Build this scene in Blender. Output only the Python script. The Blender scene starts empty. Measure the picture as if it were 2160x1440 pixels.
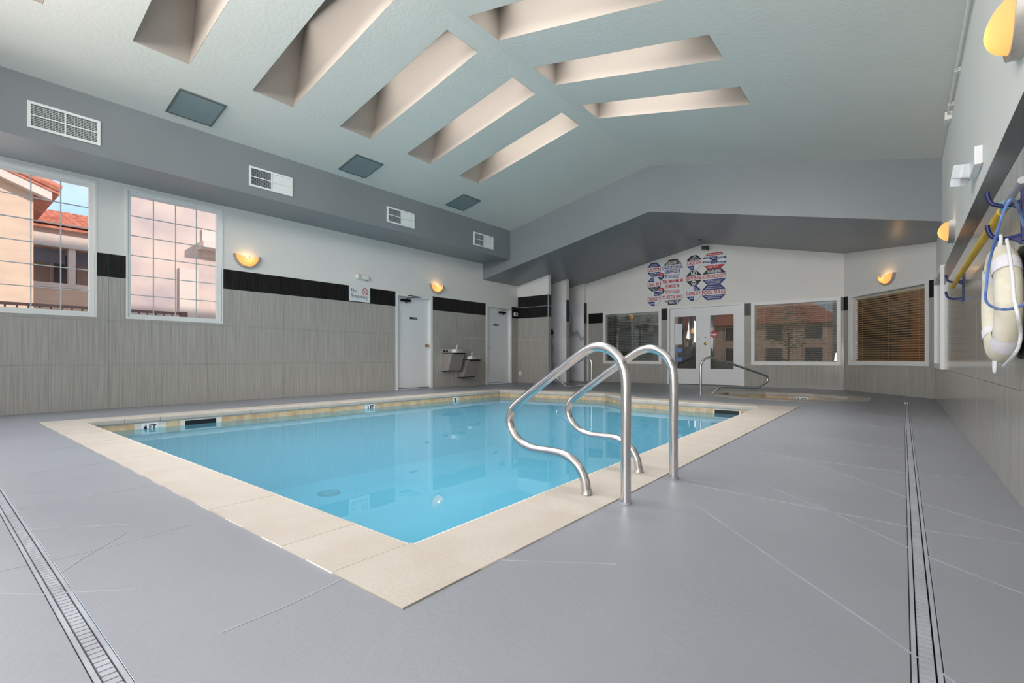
import bpy, bmesh, math, random
from mathutils import Vector, Matrix
from math import pi, sin, cos, radians
random.seed(7)
S = bpy.context.scene
COL = S.collection
# ------------------------------------------------------------------ camera
TH = radians(38.95)
CAMH = 0.68
cd = bpy.data.cameras.new('camera')
cd.sensor_width = 36.0
cd.lens = 36.0 * 1020 / 2160
cd.shift_y = 35.0 / 2160
cd.clip_start = 0.02
cam = bpy.data.objects.new('camera', cd)
cam.location = (0, 0, CAMH)
cam.rotation_euler = (pi / 2, 0, TH)
COL.objects.link(cam)
S.camera = cam
# ------------------------------------------------------------------ world
W = bpy.data.worlds.new('world'); S.world = W
W.use_nodes = True
nt = W.node_tree; nt.nodes.clear()
def N(nt, t, **k):
    n = nt.nodes.new(t)
    for a, b in k.items(): setattr(n, a, b)
    return n
wo = N(nt, 'ShaderNodeOutputWorld'); bg = N(nt, 'ShaderNodeBackground')
tc = N(nt, 'ShaderNodeTexCoord'); nz = N(nt, 'ShaderNodeTexNoise')
nz.inputs['Scale'].default_value = 3.2; nz.inputs['Detail'].default_value = 5
cr = N(nt, 'ShaderNodeValToRGB')
cr.color_ramp.elements[0].position = .40; cr.color_ramp.elements[0].color = (.30, .55, .86, 1)
cr.color_ramp.elements[1].position = .62; cr.color_ramp.elements[1].color = (.80, .86, .92, 1)
nt.links.new(tc.outputs['Generated'], nz.inputs['Vector'])
nt.links.new(nz.outputs['Fac'], cr.inputs['Fac'])
nt.links.new(cr.outputs['Color'], bg.inputs['Color'])
bg.inputs['Strength'].default_value = 1.0
nt.links.new(bg.outputs[0], wo.inputs[0])
# ------------------------------------------------------------------ daylight entering the hall and added front fill
def area(name, loc, direction, sx, sy, power, col=(1, 1, 1), spread=180):
    l = bpy.data.lights.new(name, 'AREA'); l.shape = 'RECTANGLE'
    l.size = sx; l.size_y = sy; l.energy = power; l.color = col; l.spread = radians(spread)
    o = bpy.data.objects.new(name, l); o.location = loc
    o.rotation_euler = Vector(direction).to_track_quat('-Z', 'Z').to_euler()
    COL.objects.link(o); return o
area('fill_front_low', (-1.1, -1.12, 1.5), (-.12, 1, .12), 2.4, 2.2, 95, (1, .985, .97))  # added fill light before the blank front wall, no window there
area('fill_front_high', (-3.6, -1.10, 3.85), (.05, 1, -.02), 4.4, .8, 122, (1, .985, .965), 125)  # added fill high on the front wall, no glazing behind it
area('daylight_left_window', (-8.15, -.45, 1.9), (1, .35, .1), 1.1, 1.9, 45, (1, .99, .97))
for k in range(6):      # daylight falling through the skylight wells
    yy = .50 + 1.195 * k; pw = (13, 14, 16, 18, 20, 22)[k]
    area('skylight_daylight', (-5.0, yy, 4.98), (0, 0, -1), 1.7, .44, pw, (1, .975, .945), 88)
    if k: area('skylight_daylight', (-2.75, yy, 4.98), (0, 0, -1), 1.6, .44, pw, (1, .975, .945), 88)
sl = bpy.data.lights.new('sun', 'SUN'); sl.energy = 2.6; sl.angle = radians(2); sl.color = (1, .95, .88)
so = bpy.data.objects.new('sun', sl); so.rotation_euler = Vector((-.82, -.57, -.49)).to_track_quat('-Z', 'Z').to_euler(); so.location = (5, 0, 9); COL.objects.link(so)
S.view_settings.view_transform = 'Standard'
S.view_settings.look = 'None'
S.view_settings.gamma = 1
S.view_settings.use_curve_mapping = False
S.view_settings.exposure = 0.62
S.cycles.max_bounces = 10
S.cycles.diffuse_bounces = 6
S.cycles.glossy_bounces = 5
S.cycles.transparent_max_bounces = 16
S.cycles.sample_clamp_indirect = 6
S.cycles.use_denoising = True

# ------------------------------------------------------------------ projection helpers (pixel -> real plane)
F_, HY = 1020.0, 755.0
FW = (-sin(TH), cos(TH)); RT = (cos(TH), sin(TH))
def ray(px, py):
    a = (px - 1080) / F_
    return (FW[0] + RT[0] * a, FW[1] + RT[1] * a, (HY - py) / F_)
def onX(px, py, X):
    r = ray(px, py); t = X / r[0]; return Vector((X, r[1] * t, CAMH + r[2] * t))
def onY(px, py, Y):
    r = ray(px, py); t = Y / r[1]; return Vector((r[0] * t, Y, CAMH + r[2] * t))
def onZ(px, py, Z=0):
    r = ray(px, py); t = (Z - CAMH) / r[2]; return Vector((r[0] * t, r[1] * t, Z))
# ------------------------------------------------------------------ materials
def lin(c):
    return tuple((v / 12.92 if v <= .04045 else ((v + .055) / 1.055) ** 2.4) for v in (x / 255 for x in c)) + (1,)
def mat(name, rgb, rough=.5, metal=0., var=0., scale=(8, 8, 8), rgb2=None, bump=0., bscale=None, spec=.5, detail=4, ramp=(.35, .65), coat=0., emit=None, estr=0.):
    m = bpy.data.materials.new(name); m.use_nodes = True
    t = m.node_tree; b = t.nodes['Principled BSDF']
    b.inputs['Roughness'].default_value = rough; b.inputs['Metallic'].default_value = metal
    b.inputs['Specular IOR Level'].default_value = spec
    if coat: b.inputs['Coat Weight'].default_value = coat; b.inputs['Coat Roughness'].default_value = .08
    c1 = lin(rgb)
    c2 = lin(rgb2) if rgb2 else tuple(min(1, v * (1 - var)) for v in c1[:3]) + (1,)
    g = N(t, 'ShaderNodeNewGeometry')
    def noise(sc, det):
        mp = N(t, 'ShaderNodeMapping'); mp.inputs['Scale'].default_value = sc
        t.links.new(g.outputs['Position'], mp.inputs['Vector'])
        n = N(t, 'ShaderNodeTexNoise'); n.inputs['Scale'].default_value = 1; n.inputs['Detail'].default_value = det
        t.links.new(mp.outputs[0], n.inputs['Vector']); return n
    n = noise(scale, detail)
    r = N(t, 'ShaderNodeValToRGB')
    r.color_ramp.elements[0].position = ramp[0]; r.color_ramp.elements[1].position = ramp[1]
    r.color_ramp.elements[0].color = c2; r.color_ramp.elements[1].color = c1
    t.links.new(n.outputs['Fac'], r.inputs['Fac']); t.links.new(r.outputs['Color'], b.inputs['Base Color'])
    if bump:
        n2 = noise(bscale or scale, 5)
        bp = N(t, 'ShaderNodeBump'); bp.inputs['Strength'].default_value = bump; bp.inputs['Distance'].default_value = .02
        t.links.new(n2.outputs['Fac'], bp.inputs['Height']); t.links.new(bp.outputs[0], b.inputs['Normal'])
    if emit:
        b.inputs['Emission Color'].default_value = lin(emit); b.inputs['Emission Strength'].default_value = estr
    return m
M = {}
M['wall'] = mat('painted_wall_white', (230, 227, 222), .55, var=.03, scale=(1.5, 1.5, 1.5), bump=.05, bscale=(30, 30, 30))
M['ceiling'] = mat('painted_ceiling', (227, 222, 212), .6, var=.04, scale=(.7, .7, .7), bump=.10, bscale=(22, 22, 22))
M['soffit'] = mat('painted_soffit_grey', (132, 136, 139), .33, var=.05, scale=(1, 1, 1), bump=.07, bscale=(6, 30, 30))
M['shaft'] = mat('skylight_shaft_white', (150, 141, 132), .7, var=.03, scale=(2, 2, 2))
M['floor'] = mat('painted_deck_grey', (139, 141, 148), .42, var=.06, scale=(1.1, 1.1, 1), bump=.05, bscale=(45, 45, 45), rgb2=(133, 135, 142))
M['joint'] = mat('deck_joint', (160, 162, 170), .5, var=.2, scale=(6, 6, 6))
M['tile'] = mat('grey_strand_tile', (180, 176, 169), .13, rgb2=(156, 152, 146), scale=(55, 55, 1.6), detail=6, bump=.015, bscale=(40, 40, 2), ramp=(.3, .7))
M['band'] = mat('black_strand_tile', (12, 11, 12), .28, spec=.25, rgb2=(40, 38, 38), scale=(70, 70, 3), detail=7, ramp=(.32, .7), bump=.02, bscale=(60, 60, 3))
M['coping'] = mat('cream_coping', (184, 175, 166), .6, rgb2=(178, 168, 158), scale=(5, 5, 5), detail=7, bump=.1, bscale=(60, 60, 60))
M['pooltile'] = mat('tan_pool_tile', (208, 182, 146), .25, rgb2=(186, 152, 114), scale=(9, 9, 9))
M['grout'] = mat('pale_grout', (222, 216, 205), .8, var=.1)
M['plaster'] = mat('pool_plaster', (132, 198, 216), .6, rgb2=(122, 190, 210), scale=(1, 1, 1))
M['white'] = mat('white_gloss_paint', (228, 228, 230), .35, var=.02)
M['frame'] = mat('white_window_frame', (232, 232, 230), .4, var=.03)
M['muntin'] = mat('grey_window_bar', (190, 194, 197), .4, var=.05)
M['steel'] = mat('polished_steel', (212, 208, 208), .21, 1., var=.06, scale=(20, 20, 20))
M['steel2'] = mat('brushed_steel', (196, 190, 184), .42, .7, var=.1, scale=(4, 4, 60))
M['alu'] = mat('drain_metal', (170, 170, 175), .4, .3, var=.1, scale=(30, 30, 30))
M['dark'] = mat('dark_slot', (38, 38, 42), .8, var=.1)
M['black'] = mat('black_plastic', (16, 16, 18), .4, var=.1)
M['blackm'] = mat('black_metal', (20, 19, 20), .35, .5, var=.1)
M['grille'] = mat('vent_grey', (96, 102, 100), .6, var=.1)
M['blue'] = mat('blue_plastic', (16, 26, 98), .4, rgb2=(10, 16, 66), scale=(20, 20, 20))
M['hose'] = mat('pale_blue_hose', (120, 150, 205), .35, rgb2=(70, 105, 180), scale=(10, 10, 10))
M['yellow'] = mat('yellow_pole', (226, 184, 20), .4, rgb2=(205, 160, 14), scale=(6, 6, 6))
M['buoy'] = mat('cream_buoy', (226, 220, 203), .7, rgb2=(212, 204, 184), scale=(12, 12, 12), bump=.1, bscale=(90, 90, 90))
M['strap'] = mat('white_strap', (228, 224, 230), .8, var=.08, scale=(60, 60, 60))
M['rope'] = mat('white_rope', (225, 226, 228), .8, var=.2, scale=(160, 160, 160))
M['brass'] = mat('brass', (190, 160, 80), .3, 1., var=.1)
M['sb'] = mat('sign_blue', (26, 44, 122), .5, var=.05)
M['sr'] = mat('sign_red', (196, 28, 44), .5, var=.05)
M['sk'] = mat('sign_black', (14, 15, 26), .5, var=.05)
M['sw'] = mat('sign_white', (226, 228, 230), .5, var=.02)
M['slat'] = mat('blind_slat_cream', (206, 202, 190), .5, var=.05)
M['slatb'] = mat('blind_slat_tan', (196, 160, 110), .5, var=.05)
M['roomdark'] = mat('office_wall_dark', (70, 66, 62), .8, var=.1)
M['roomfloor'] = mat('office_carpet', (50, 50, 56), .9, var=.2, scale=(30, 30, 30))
M['wood'] = mat('brown_wood_panel', (122, 72, 36), .5, rgb2=(88, 50, 26), scale=(14, 14, 1.2), detail=5)
M['column'] = mat('office_column', (150, 155, 148), .6, var=.05)
M['stucco'] = mat('beige_stucco', (222, 190, 165), .9, rgb2=(210, 178, 156), scale=(2, 2, 6), bump=.2, bscale=(30, 30, 30))
M['stucco2'] = mat('pink_stucco_glare', (222, 196, 182), .9, rgb2=(188, 168, 166), scale=(.9, .9, 1.3), detail=5, bump=.2, bscale=(30, 30, 30))  # pale blotches painted in for the glare reflections on the window glass
M['trim_out'] = mat('pale_outdoor_trim', (222, 202, 190), .8, var=.05)
M['rooftile'] = mat('terracotta_tile', (222, 146, 118), .8, rgb2=(188, 106, 82), scale=(6, 6, 6))
M['darkwin'] = mat('dark_window', (92, 88, 98), .2, var=.15, scale=(2, 2, 2))
M['rail_out'] = mat('brown_fence', (120, 92, 88), .6, var=.1)
M['ground'] = mat('pale_paving', (214, 200, 186), .9, var=.1, scale=(2, 2, 2))
M['leaf'] = mat('green_leaves', (96, 110, 70), .7, rgb2=(60, 76, 44), scale=(9, 9, 9))
M['drainc'] = mat('drain_cover_blue', (84, 140, 160), .5)
M['spa'] = mat('spa_plaster', (196, 192, 178), .6, var=.08)
M['amber'] = mat('amber_glass', (240, 190, 110), .35, var=.1, scale=(8, 8, 8), emit=(250, 170, 66), estr=.42)
def amber():
    m = bpy.data.materials.new('amber_glass_shade'); m.use_nodes = True; t = m.node_tree; t.nodes.clear()
    o = N(t, 'ShaderNodeOutputMaterial'); a = N(t, 'ShaderNodeBsdfTranslucent'); a.inputs[0].default_value = lin((225, 178, 128))
    d = N(t, 'ShaderNodeBsdfDiffuse'); d.inputs[0].default_value = lin((222, 182, 130)); m1 = N(t, 'ShaderNodeMixShader'); m1.inputs[0].default_value = .55
    e = N(t, 'ShaderNodeEmission'); e.inputs[0].default_value = lin((255, 186, 120)); e.inputs[1].default_value = .22; ad = N(t, 'ShaderNodeAddShader')
    t.links.new(d.outputs[0], m1.inputs[1]); t.links.new(a.outputs[0], m1.inputs[2]); t.links.new(m1.outputs[0], ad.inputs[0]); t.links.new(e.outputs[0], ad.inputs[1])
    t.links.new(ad.outputs[0], o.inputs[0]); return m
M['amberglass'] = amber()
M['bulb'] = mat('bulb_glow', (255, 235, 180), .5, emit=(255, 214, 120), estr=6)
M['darkgrey'] = mat('grey_access_panel', (134, 146, 146), .6, var=.08, scale=(3, 3, 3))
M['cyan'] = mat('cyan_tape', (40, 170, 190), .5)
M['foot'] = mat('weathered_steel', (190, 186, 182), .35, .8, var=.25, scale=(40, 40, 40))

def marble():
    m = mat('white_marble', (240, 240, 243), .2, rgb2=(222, 222, 228), scale=(2, 2, 1.4), detail=5)
    t = m.node_tree; b = t.nodes['Principled BSDF']
    src = b.inputs['Base Color'].links[0].from_socket
    g = N(t, 'ShaderNodeNewGeometry'); mp = N(t, 'ShaderNodeMapping')
    mp.inputs['Rotation'].default_value = (0, radians(35), 0); mp.inputs['Scale'].default_value = (1.0, 1.0, .45)
    w = N(t, 'ShaderNodeTexWave'); w.inputs['Scale'].default_value = .55; w.inputs['Distortion'].default_value = 11
    w.inputs['Detail'].default_value = 4; w.inputs['Detail Scale'].default_value = 1.3
    t.links.new(g.outputs['Position'], mp.inputs[0]); t.links.new(mp.outputs[0], w.inputs['Vector'])
    r = N(t, 'ShaderNodeValToRGB'); r.color_ramp.elements[0].position = 0; r.color_ramp.elements[0].color = (1, 1, 1, 1)
    r.color_ramp.elements[0].color = (.55, .55, .55, 1); r.color_ramp.elements[1].position = .05; r.color_ramp.elements[1].color = (0, 0, 0, 1)
    t.links.new(w.outputs['Fac'], r.inputs[0])
    mx = N(t, 'ShaderNodeMix', data_type='RGBA'); t.links.new(r.outputs[0], mx.inputs['Factor'])
    t.links.new(src, mx.inputs['A']); mx.inputs['B'].default_value = lin((112, 112, 120))
    t.links.new(mx.outputs['Result'], b.inputs['Base Color']); return m
M['marble'] = marble()
def glass(name, tint, ior, rough=0., mixmin=0.):
    m = bpy.data.materials.new(name); m.use_nodes = True; t = m.node_tree; t.nodes.clear()
    o = N(t, 'ShaderNodeOutputMaterial'); tr = N(t, 'ShaderNodeBsdfTransparent'); gl = N(t, 'ShaderNodeBsdfGlossy')
    tr.inputs[0].default_value = tint; gl.inputs['Roughness'].default_value = rough
    fr = N(t, 'ShaderNodeFresnel'); fr.inputs[0].default_value = ior
    mx = N(t, 'ShaderNodeMixShader')
    ad = N(t, 'ShaderNodeMath', operation='ADD', use_clamp=True); ad.inputs[1].default_value = mixmin
    gg = N(t, 'ShaderNodeNewGeometry'); inv = N(t, 'ShaderNodeMath', operation='SUBTRACT'); inv.inputs[0].default_value = 1
    mu = N(t, 'ShaderNodeMath', operation='MULTIPLY'); t.links.new(gg.outputs['Backfacing'], inv.inputs[1])
    t.links.new(fr.outputs[0], ad.inputs[0]); t.links.new(ad.outputs[0], mu.inputs[0]); t.links.new(inv.outputs[0], mu.inputs[1]); t.links.new(mu.outputs[0], mx.inputs[0])
    t.links.new(tr.outputs[0], mx.inputs[1]); t.links.new(gl.outputs[0], mx.inputs[2]); t.links.new(mx.outputs[0], o.inputs[0])
    return m, t, gl
M['glass'] = glass('window_glass', (.96, .96, .96, 1), 1.35)[0]
M['glassr'] = glass('reflective_glass', (.82, .84, .84, 1), 1.5, 0., .12)[0]
M['skyglass'] = glass('skylight_glass', (.45, .45, .44, 1), 1.4)[0]
def water():
    m, t, gl = glass('pool_water', (.62, .88, .95, 1), 1.33, .015)
    g = N(t, 'ShaderNodeNewGeometry'); n = N(t, 'ShaderNodeTexNoise'); n.inputs['Scale'].default_value = 2.2; n.inputs['Detail'].default_value = 2
    t.links.new(g.outputs['Position'], n.inputs['Vector'])
    b = N(t, 'ShaderNodeBump'); b.inputs['Strength'].default_value = .012; b.inputs['Distance'].default_value = .05
    t.links.new(n.outputs['Fac'], b.inputs['Height']); t.links.new(b.outputs[0], gl.inputs['Normal'])
    # slight turbidity of the water body
    trn = [q for q in t.nodes if q.type == 'BSDF_TRANSPARENT'][0]; mix = [q for q in t.nodes if q.type == 'MIX_SHADER'][0]
    df = N(t, 'ShaderNodeBsdfDiffuse'); df.inputs[0].default_value = lin((106, 172, 195)); m2 = N(t, 'ShaderNodeMixShader'); m2.inputs[0].default_value = .45
    t.links.new(trn.outputs[0], m2.inputs[1]); t.links.new(df.outputs[0], m2.inputs[2]); t.links.new(m2.outputs[0], mix.inputs[1]); return m
M['water'] = water()

# ------------------------------------------------------------------ mesh helpers
class MB:
    def __init__(s): s.v = []; s.f = []
    def add(s, vs, fs):
        o = len(s.v); s.v += [tuple(v) for v in vs]; s.f += [tuple(i + o for i in f) for f in fs]; return s
    def quad(s, a, b, c, d): return s.add([a, b, c, d], [(0, 1, 2, 3)])
    def box(s, x0, x1, y0, y1, z0, z1):
        x0, x1 = sorted((x0, x1)); y0, y1 = sorted((y0, y1)); z0, z1 = sorted((z0, z1))
        vs = [(x0, y0, z0), (x1, y0, z0), (x1, y1, z0), (x0, y1, z0), (x0, y0, z1), (x1, y0, z1), (x1, y1, z1), (x0, y1, z1)]
        return s.add(vs, [(3, 2, 1, 0), (4, 5, 6, 7), (0, 1, 5, 4), (1, 2, 6, 5), (2, 3, 7, 6), (3, 0, 4, 7)])
    def obox(s, c, sz, mtx=None, bev=0.):
        x, y, z = (v / 2 for v in sz)
        if bev:
            p = []
            for zz in (-z, z):
                ring = [(-x + bev, -y), (x - bev, -y), (x, -y + bev), (x, y - bev), (x - bev, y), (-x + bev, y), (-x, y - bev), (-x, -y + bev)]
                p += [(a, b, zz) for a, b in ring]
            fs = [tuple(range(7, -1, -1)), tuple(range(8, 16))] + [(i, (i + 1) % 8, 8 + (i + 1) % 8, 8 + i) for i in range(8)]
        else:
            p = [(-x, -y, -z), (x, -y, -z), (x, y, -z), (-x, y, -z), (-x, -y, z), (x, -y, z), (x, y, z), (-x, y, z)]
            fs = [(3, 2, 1, 0), (4, 5, 6, 7), (0, 1, 5, 4), (1, 2, 6, 5), (2, 3, 7, 6), (3, 0, 4, 7)]
        R = mtx or Matrix.Identity(3)
        return s.add([R @ Vector(q) + Vector(c) for q in p], fs)
    def prism(s, poly, d):
        """poly: list of 3-D points, extruded by vector d"""
        n = len(poly); d = Vector(d); p = [Vector(q) for q in poly]
        return s.add(p + [q + d for q in p], [tuple(range(n - 1, -1, -1)), tuple(range(n, 2 * n))] + [(i, (i + 1) % n, n + (i + 1) % n, n + i) for i in range(n)])
    def tube(s, pts, r, n=12, caps=True, rs=None):
        P = [Vector(p) for p in pts]; m = len(P); rings = []
        up = None
        for i in range(m):
            t = (P[min(i + 1, m - 1)] - P[max(i - 1, 0)]).normalized()
            if up is None:
                up = t.orthogonal().normalized()
            up = (up - t * up.dot(t)).normalized(); w = t.cross(up)
            rr = rs[i] if rs else r
            rings.append([P[i] + (up * cos(2 * pi * k / n) + w * sin(2 * pi * k / n)) * rr for k in range(n)])
        vs = [v for R in rings for v in R]
        fs = [(i * n + k, i * n + (k + 1) % n, (i + 1) * n + (k + 1) % n, (i + 1) * n + k) for i in range(m - 1) for k in range(n)]
        if caps: fs += [tuple(range(n - 1, -1, -1)), tuple((m - 1) * n + k for k in range(n))]
        return s.add(vs, fs)
    def lathe(s, prof, c, axis=(0, 0, 1), n=20):
        A = Vector(axis).normalized(); u = A.orthogonal().normalized(); w = A.cross(u); C = Vector(c)
        vs = [C + A * h + (u * cos(2 * pi * k / n) + w * sin(2 * pi * k / n)) * r for r, h in prof for k in range(n)]
        m = len(prof)
        fs = [(i * n + k, i * n + (k + 1) % n, (i + 1) * n + (k + 1) % n, (i + 1) * n + k) for i in range(m - 1) for k in range(n)]
        fs += [tuple(range(n - 1, -1, -1)), tuple((m - 1) * n + k for k in range(n))]
        return s.add(vs, fs)
    def build(s, name, m, parent=None, smooth=False, bevel=0., kind=None, label=None):
        me = bpy.data.meshes.new(name); me.from_pydata(s.v, [], s.f); me.update()
        b = bmesh.new(); b.from_mesh(me)
        if smooth: bmesh.ops.remove_doubles(b, verts=b.verts, dist=1e-5)
        bmesh.ops.recalc_face_normals(b, faces=b.faces); b.to_mesh(me); b.free()
        if smooth:
            me.polygons.foreach_set('use_smooth', [True] * len(me.polygons))
            me.set_sharp_from_angle(angle=radians(50))
        me.materials.append(m)
        o = bpy.data.objects.new(name, me); COL.objects.link(o)
        if parent is not None:
            o.parent = parent; o.matrix_parent_inverse = Matrix.Translation(-WL(parent))
        if bevel:
            md = o.modifiers.new('bevel', 'BEVEL'); md.width = bevel; md.segments = 2; md.limit_method = 'ANGLE'
        if kind: o['kind'] = kind
        if label: o['label'] = label
        return o
def WL(o):
    v = Vector(o.location)
    if o.parent is not None: v = o.get('wl') and Vector(o['wl']) or Vector((0, 0, 0))
    return v
def thing(name, label, cat, loc=(0, 0, 0), group=None):
    o = bpy.data.objects.new(name, None); o.empty_display_size = .1; o.location = loc; COL.objects.link(o)
    o['label'] = label; o['category'] = cat
    if group: o['group'] = group
    return o
def tag(o, label, cat, group=None):
    o['label'] = label; o['category'] = cat
    if group: o['group'] = group
    return o
def struct(name, loc=(0, 0, 0), label=None):
    o = bpy.data.objects.new(name, None); o.empty_display_size = .1; o.location = loc; COL.objects.link(o)
    o['kind'] = 'structure'
    if label: o['label'] = label
    return o
def tagstruct(o, label=None):
    o['kind'] = 'structure'
    if label: o['label'] = label
    return o
def cr_path(pts, k=8):
    P = [Vector(p) for p in pts]; out = []
    for i in range(len(P) - 1):
        a = P[max(i - 1, 0)]; b = P[i]; c = P[i + 1]; d = P[min(i + 2, len(P) - 1)]
        for j in range(k):
            t = j / k
            out.append(.5 * ((2 * b) + (c - a) * t + (2 * a - 5 * b + 4 * c - d) * t * t + (3 * b - a - 3 * c + d) * t ** 3))
    out.append(P[-1]); return out
def round_path(pts, rad, k=8):
    """polyline with rounded corners"""
    P = [Vector(p) for p in pts]; out = [P[0]]
    for i in range(1, len(P) - 1):
        a, b, c = P[i - 1], P[i], P[i + 1]
        r = rad[i - 1] if isinstance(rad, (list, tuple)) else rad
        u = (a - b).normalized(); w = (c - b).normalized()
        ang = u.angle(w); d = min(r / math.tan(ang / 2), (a - b).length * .49, (c - b).length * .49)
        p0 = b + u * d; p1 = b + w * d
        rr = d * math.tan(ang / 2); cen = b + (u + w).normalized() * (rr / sin(ang / 2))
        v0 = p0 - cen; v1 = p1 - cen; tot = v0.angle(v1)
        for j in range(k + 1):
            t = j / k
            out.append(cen + (v0 * sin((1 - t) * tot) + v1 * sin(t * tot)) / sin(tot))
    out.append(P[-1]); return out

FONT_CACHE = {}
def text(string, m, parent, org, u, v, w, h, nrm, name='lettering', depth=.0015, bold=0., label=None):
    """lettering fitted to a w x h box, lower-left corner org, axes u (reading direction) and v (up)"""
    cu = bpy.data.curves.new('t', 'FONT'); cu.body = string; cu.size = 1; cu.resolution_u = 3; cu.offset = bold * 2
    ob = bpy.data.objects.new('t', cu); COL.objects.link(ob)
    dg = bpy.context.evaluated_depsgraph_get(); me = bpy.data.meshes.new_from_object(ob.evaluated_get(dg))
    vs = [x.co.copy() for x in me.vertices]; fs = [tuple(p.vertices) for p in me.polygons]
    bpy.data.objects.remove(ob); bpy.data.curves.remove(cu); bpy.data.meshes.remove(me)
    x0 = min(q.x for q in vs); x1 = max(q.x for q in vs); y0 = min(q.y for q in vs); y1 = max(q.y for q in vs)
    U, V, O, Nn = Vector(u), Vector(v), Vector(org), Vector(nrm)
    P = [O + U * ((q.x - x0) / (x1 - x0) * w) + V * ((q.y - y0) / (y1 - y0) * h) + Nn * depth for q in vs]
    return MB().add(P, fs).build(name, m, parent)

def rects_minus(r, holes):
    """axis-aligned rectangle (a0,a1,b0,b1) minus holes -> list of rectangles"""
    out = [r]
    for h in holes:
        nx = []
        for a0, a1, b0, b1 in out:
            if h[0] >= a1 - 1e-6 or h[1] <= a0 + 1e-6 or h[2] >= b1 - 1e-6 or h[3] <= b0 + 1e-6:
                nx.append((a0, a1, b0, b1)); continue
            if h[2] > b0: nx.append((a0, a1, b0, h[2]))
            if h[3] < b1: nx.append((a0, a1, h[3], b1))
            c0, c1 = max(b0, h[2]), min(b1, h[3])
            if h[0] > a0: nx.append((a0, h[0], c0, c1))
            if h[1] < a1: nx.append((h[1], a1, c0, c1))
        out = nx
    return out
class Frame:
    """wall frame: u along the wall, n out of the wall face into the room"""
    def __init__(s, o, u, n): s.o = Vector(o); s.u = Vector(u).normalized(); s.n = Vector(n).normalized(); s.z = Vector((0, 0, 1))
    def p(s, a, b, d=0.): return s.o + s.u * a + s.n * d + s.z * b
    def slab(s, mb, a0, a1, b0, b1, d0, d1):
        P = [s.p(a0, b0, d0), s.p(a1, b0, d0), s.p(a1, b1, d0), s.p(a0, b1, d0)]
        return mb.prism(P, s.n * (d1 - d0))
def tile_wall(fr, parent, a0, a1, holes, zsplit, step=.59, band=None, start=0., m='tile', bandh=None, gap=.0015, rows=None):
    """ceramic cladding, each tile its own object"""
    rows = rows or [(0, .59, 'tile'), (.59, 1.18, 'tile'), (1.18, 1.77, 'tile'), (1.77, 2.08, 'band')]
    for z0, z1, mm in rows:
        k0 = math.floor((a0 - start) / step)
        a = start + k0 * step
        while a < a1 - 1e-4:
            b0, b1 = max(a, a0), min(a + step, a1)
            if b1 - b0 > .01:
                mb = MB()
                for r in rects_minus((b0 + gap, b1 - gap, z0 + gap, z1 - gap), holes):
                    if r[1] - r[0] > .008 and r[3] - r[2] > .008: fr.slab(mb, r[0], r[1], r[2], r[3], 0, .009 + random.uniform(-.0006, .0006))
                if mb.v: mb.build('tile', M[mm], parent)
            a += step
def wall_slab(name, fr, a0, a1, z1, holes, m=None, t=.14, label=None):
    mb = MB()
    for r in rects_minus((a0, a1, 0, z1), holes): fr.slab(mb, r[0], r[1], r[2], r[3], -t, 0)
    return tagstruct(mb.build(name, m or M['wall']), label)

# ------------------------------------------------------------------ main dimensions
XL, XR, YF, YB, YH = -8.30, .43, -1.2, 12.5, 9.08
RX, RZ = -3.86, 4.462
def zc(x): return RZ + (.1985 * (x - RX) if x < RX else -.2277 * (x - RX))
def zs(x): return 3.555 + (.2 * (x + 3.87) if x < -3.87 else -.222 * (x + 3.87))
AX, AY = -.98, YB          # corner where the angled wall starts
BX, BY = XR, 10.63

# ------------------------------------------------------------------ floor with pool, spa and drain openings
pool_out = [(-1.05, .83), (-7.06, .82), (-6.92, 8.10), (-4.36, 8.68), (-3.50, 7.80), (-1.12, 7.70)]
pool_in = [(-1.40, 1.145), (-6.75, 1.145), (-6.62, 7.78), (-4.42, 8.27), (-3.52, 7.42), (-1.56, 7.38)]
SC = Vector((-1.72, 9.87, 0))
def octo(rx, ry):
    k = .414
    return [(SC.x + sx * rx, SC.y + sy * ry) for sx, sy in ((1, -k), (1, k), (k, 1), (-k, 1), (-1, k), (-1, -k), (-k, -1), (k, -1))]
spa_out = octo(1.31, 1.12)
DRR = (.012, .070, .22, 9.6)       # right trench drain x0,x1,y0,y1
DRL = (-7.9, .012, .235, .293)      # left trench drain
def flat_with_holes(outer, holes, z, name, m):
    b = bmesh.new()
    for loop in [outer] + holes:
        vs = [b.verts.new((x, y, z)) for x, y in loop]
        for i in range(len(vs)): b.edges.new((vs[i], vs[(i + 1) % len(vs)]))
    bmesh.ops.triangle_fill(b, use_beauty=True, use_dissolve=False, edges=b.edges[:], normal=(0, 0, 1))
    me = bpy.data.meshes.new(name)
    for f in b.faces:
        if f.normal.z < 0: f.normal_flip()
    b.to_mesh(me); b.free(); me.materials.append(m)
    o = bpy.data.objects.new(name, me); COL.objects.link(o); return o
drain_hole = [(DRL[0], DRL[2]), (DRR[1], DRL[2]), (DRR[1], DRR[3]), (DRR[0], DRR[3]), (DRR[0], DRL[3]), (DRL[0], DRL[3])]
floor = flat_with_holes([(XL - .1, YF), (XR + .1, YF), (XR + .1, YB + 3.6), (XL - .1, YB + 3.6)], [pool_out, spa_out, drain_hole], 0, 'floor', M['floor'])
tagstruct(floor, 'lavender grey painted concrete deck around the pool')
def strip(p, q, w=.004, t=.0012):
    p, q = Vector(p), Vector(q); d = (q - p).normalized(); n = Vector((-d.y, d.x, 0)) * w
    z = Vector((0, 0, .0002))
    MB().prism([p - n + z, q - n + z, q + n + z, p + n + z], (0, 0, t)).build('joint', M['joint'], floor)
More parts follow.
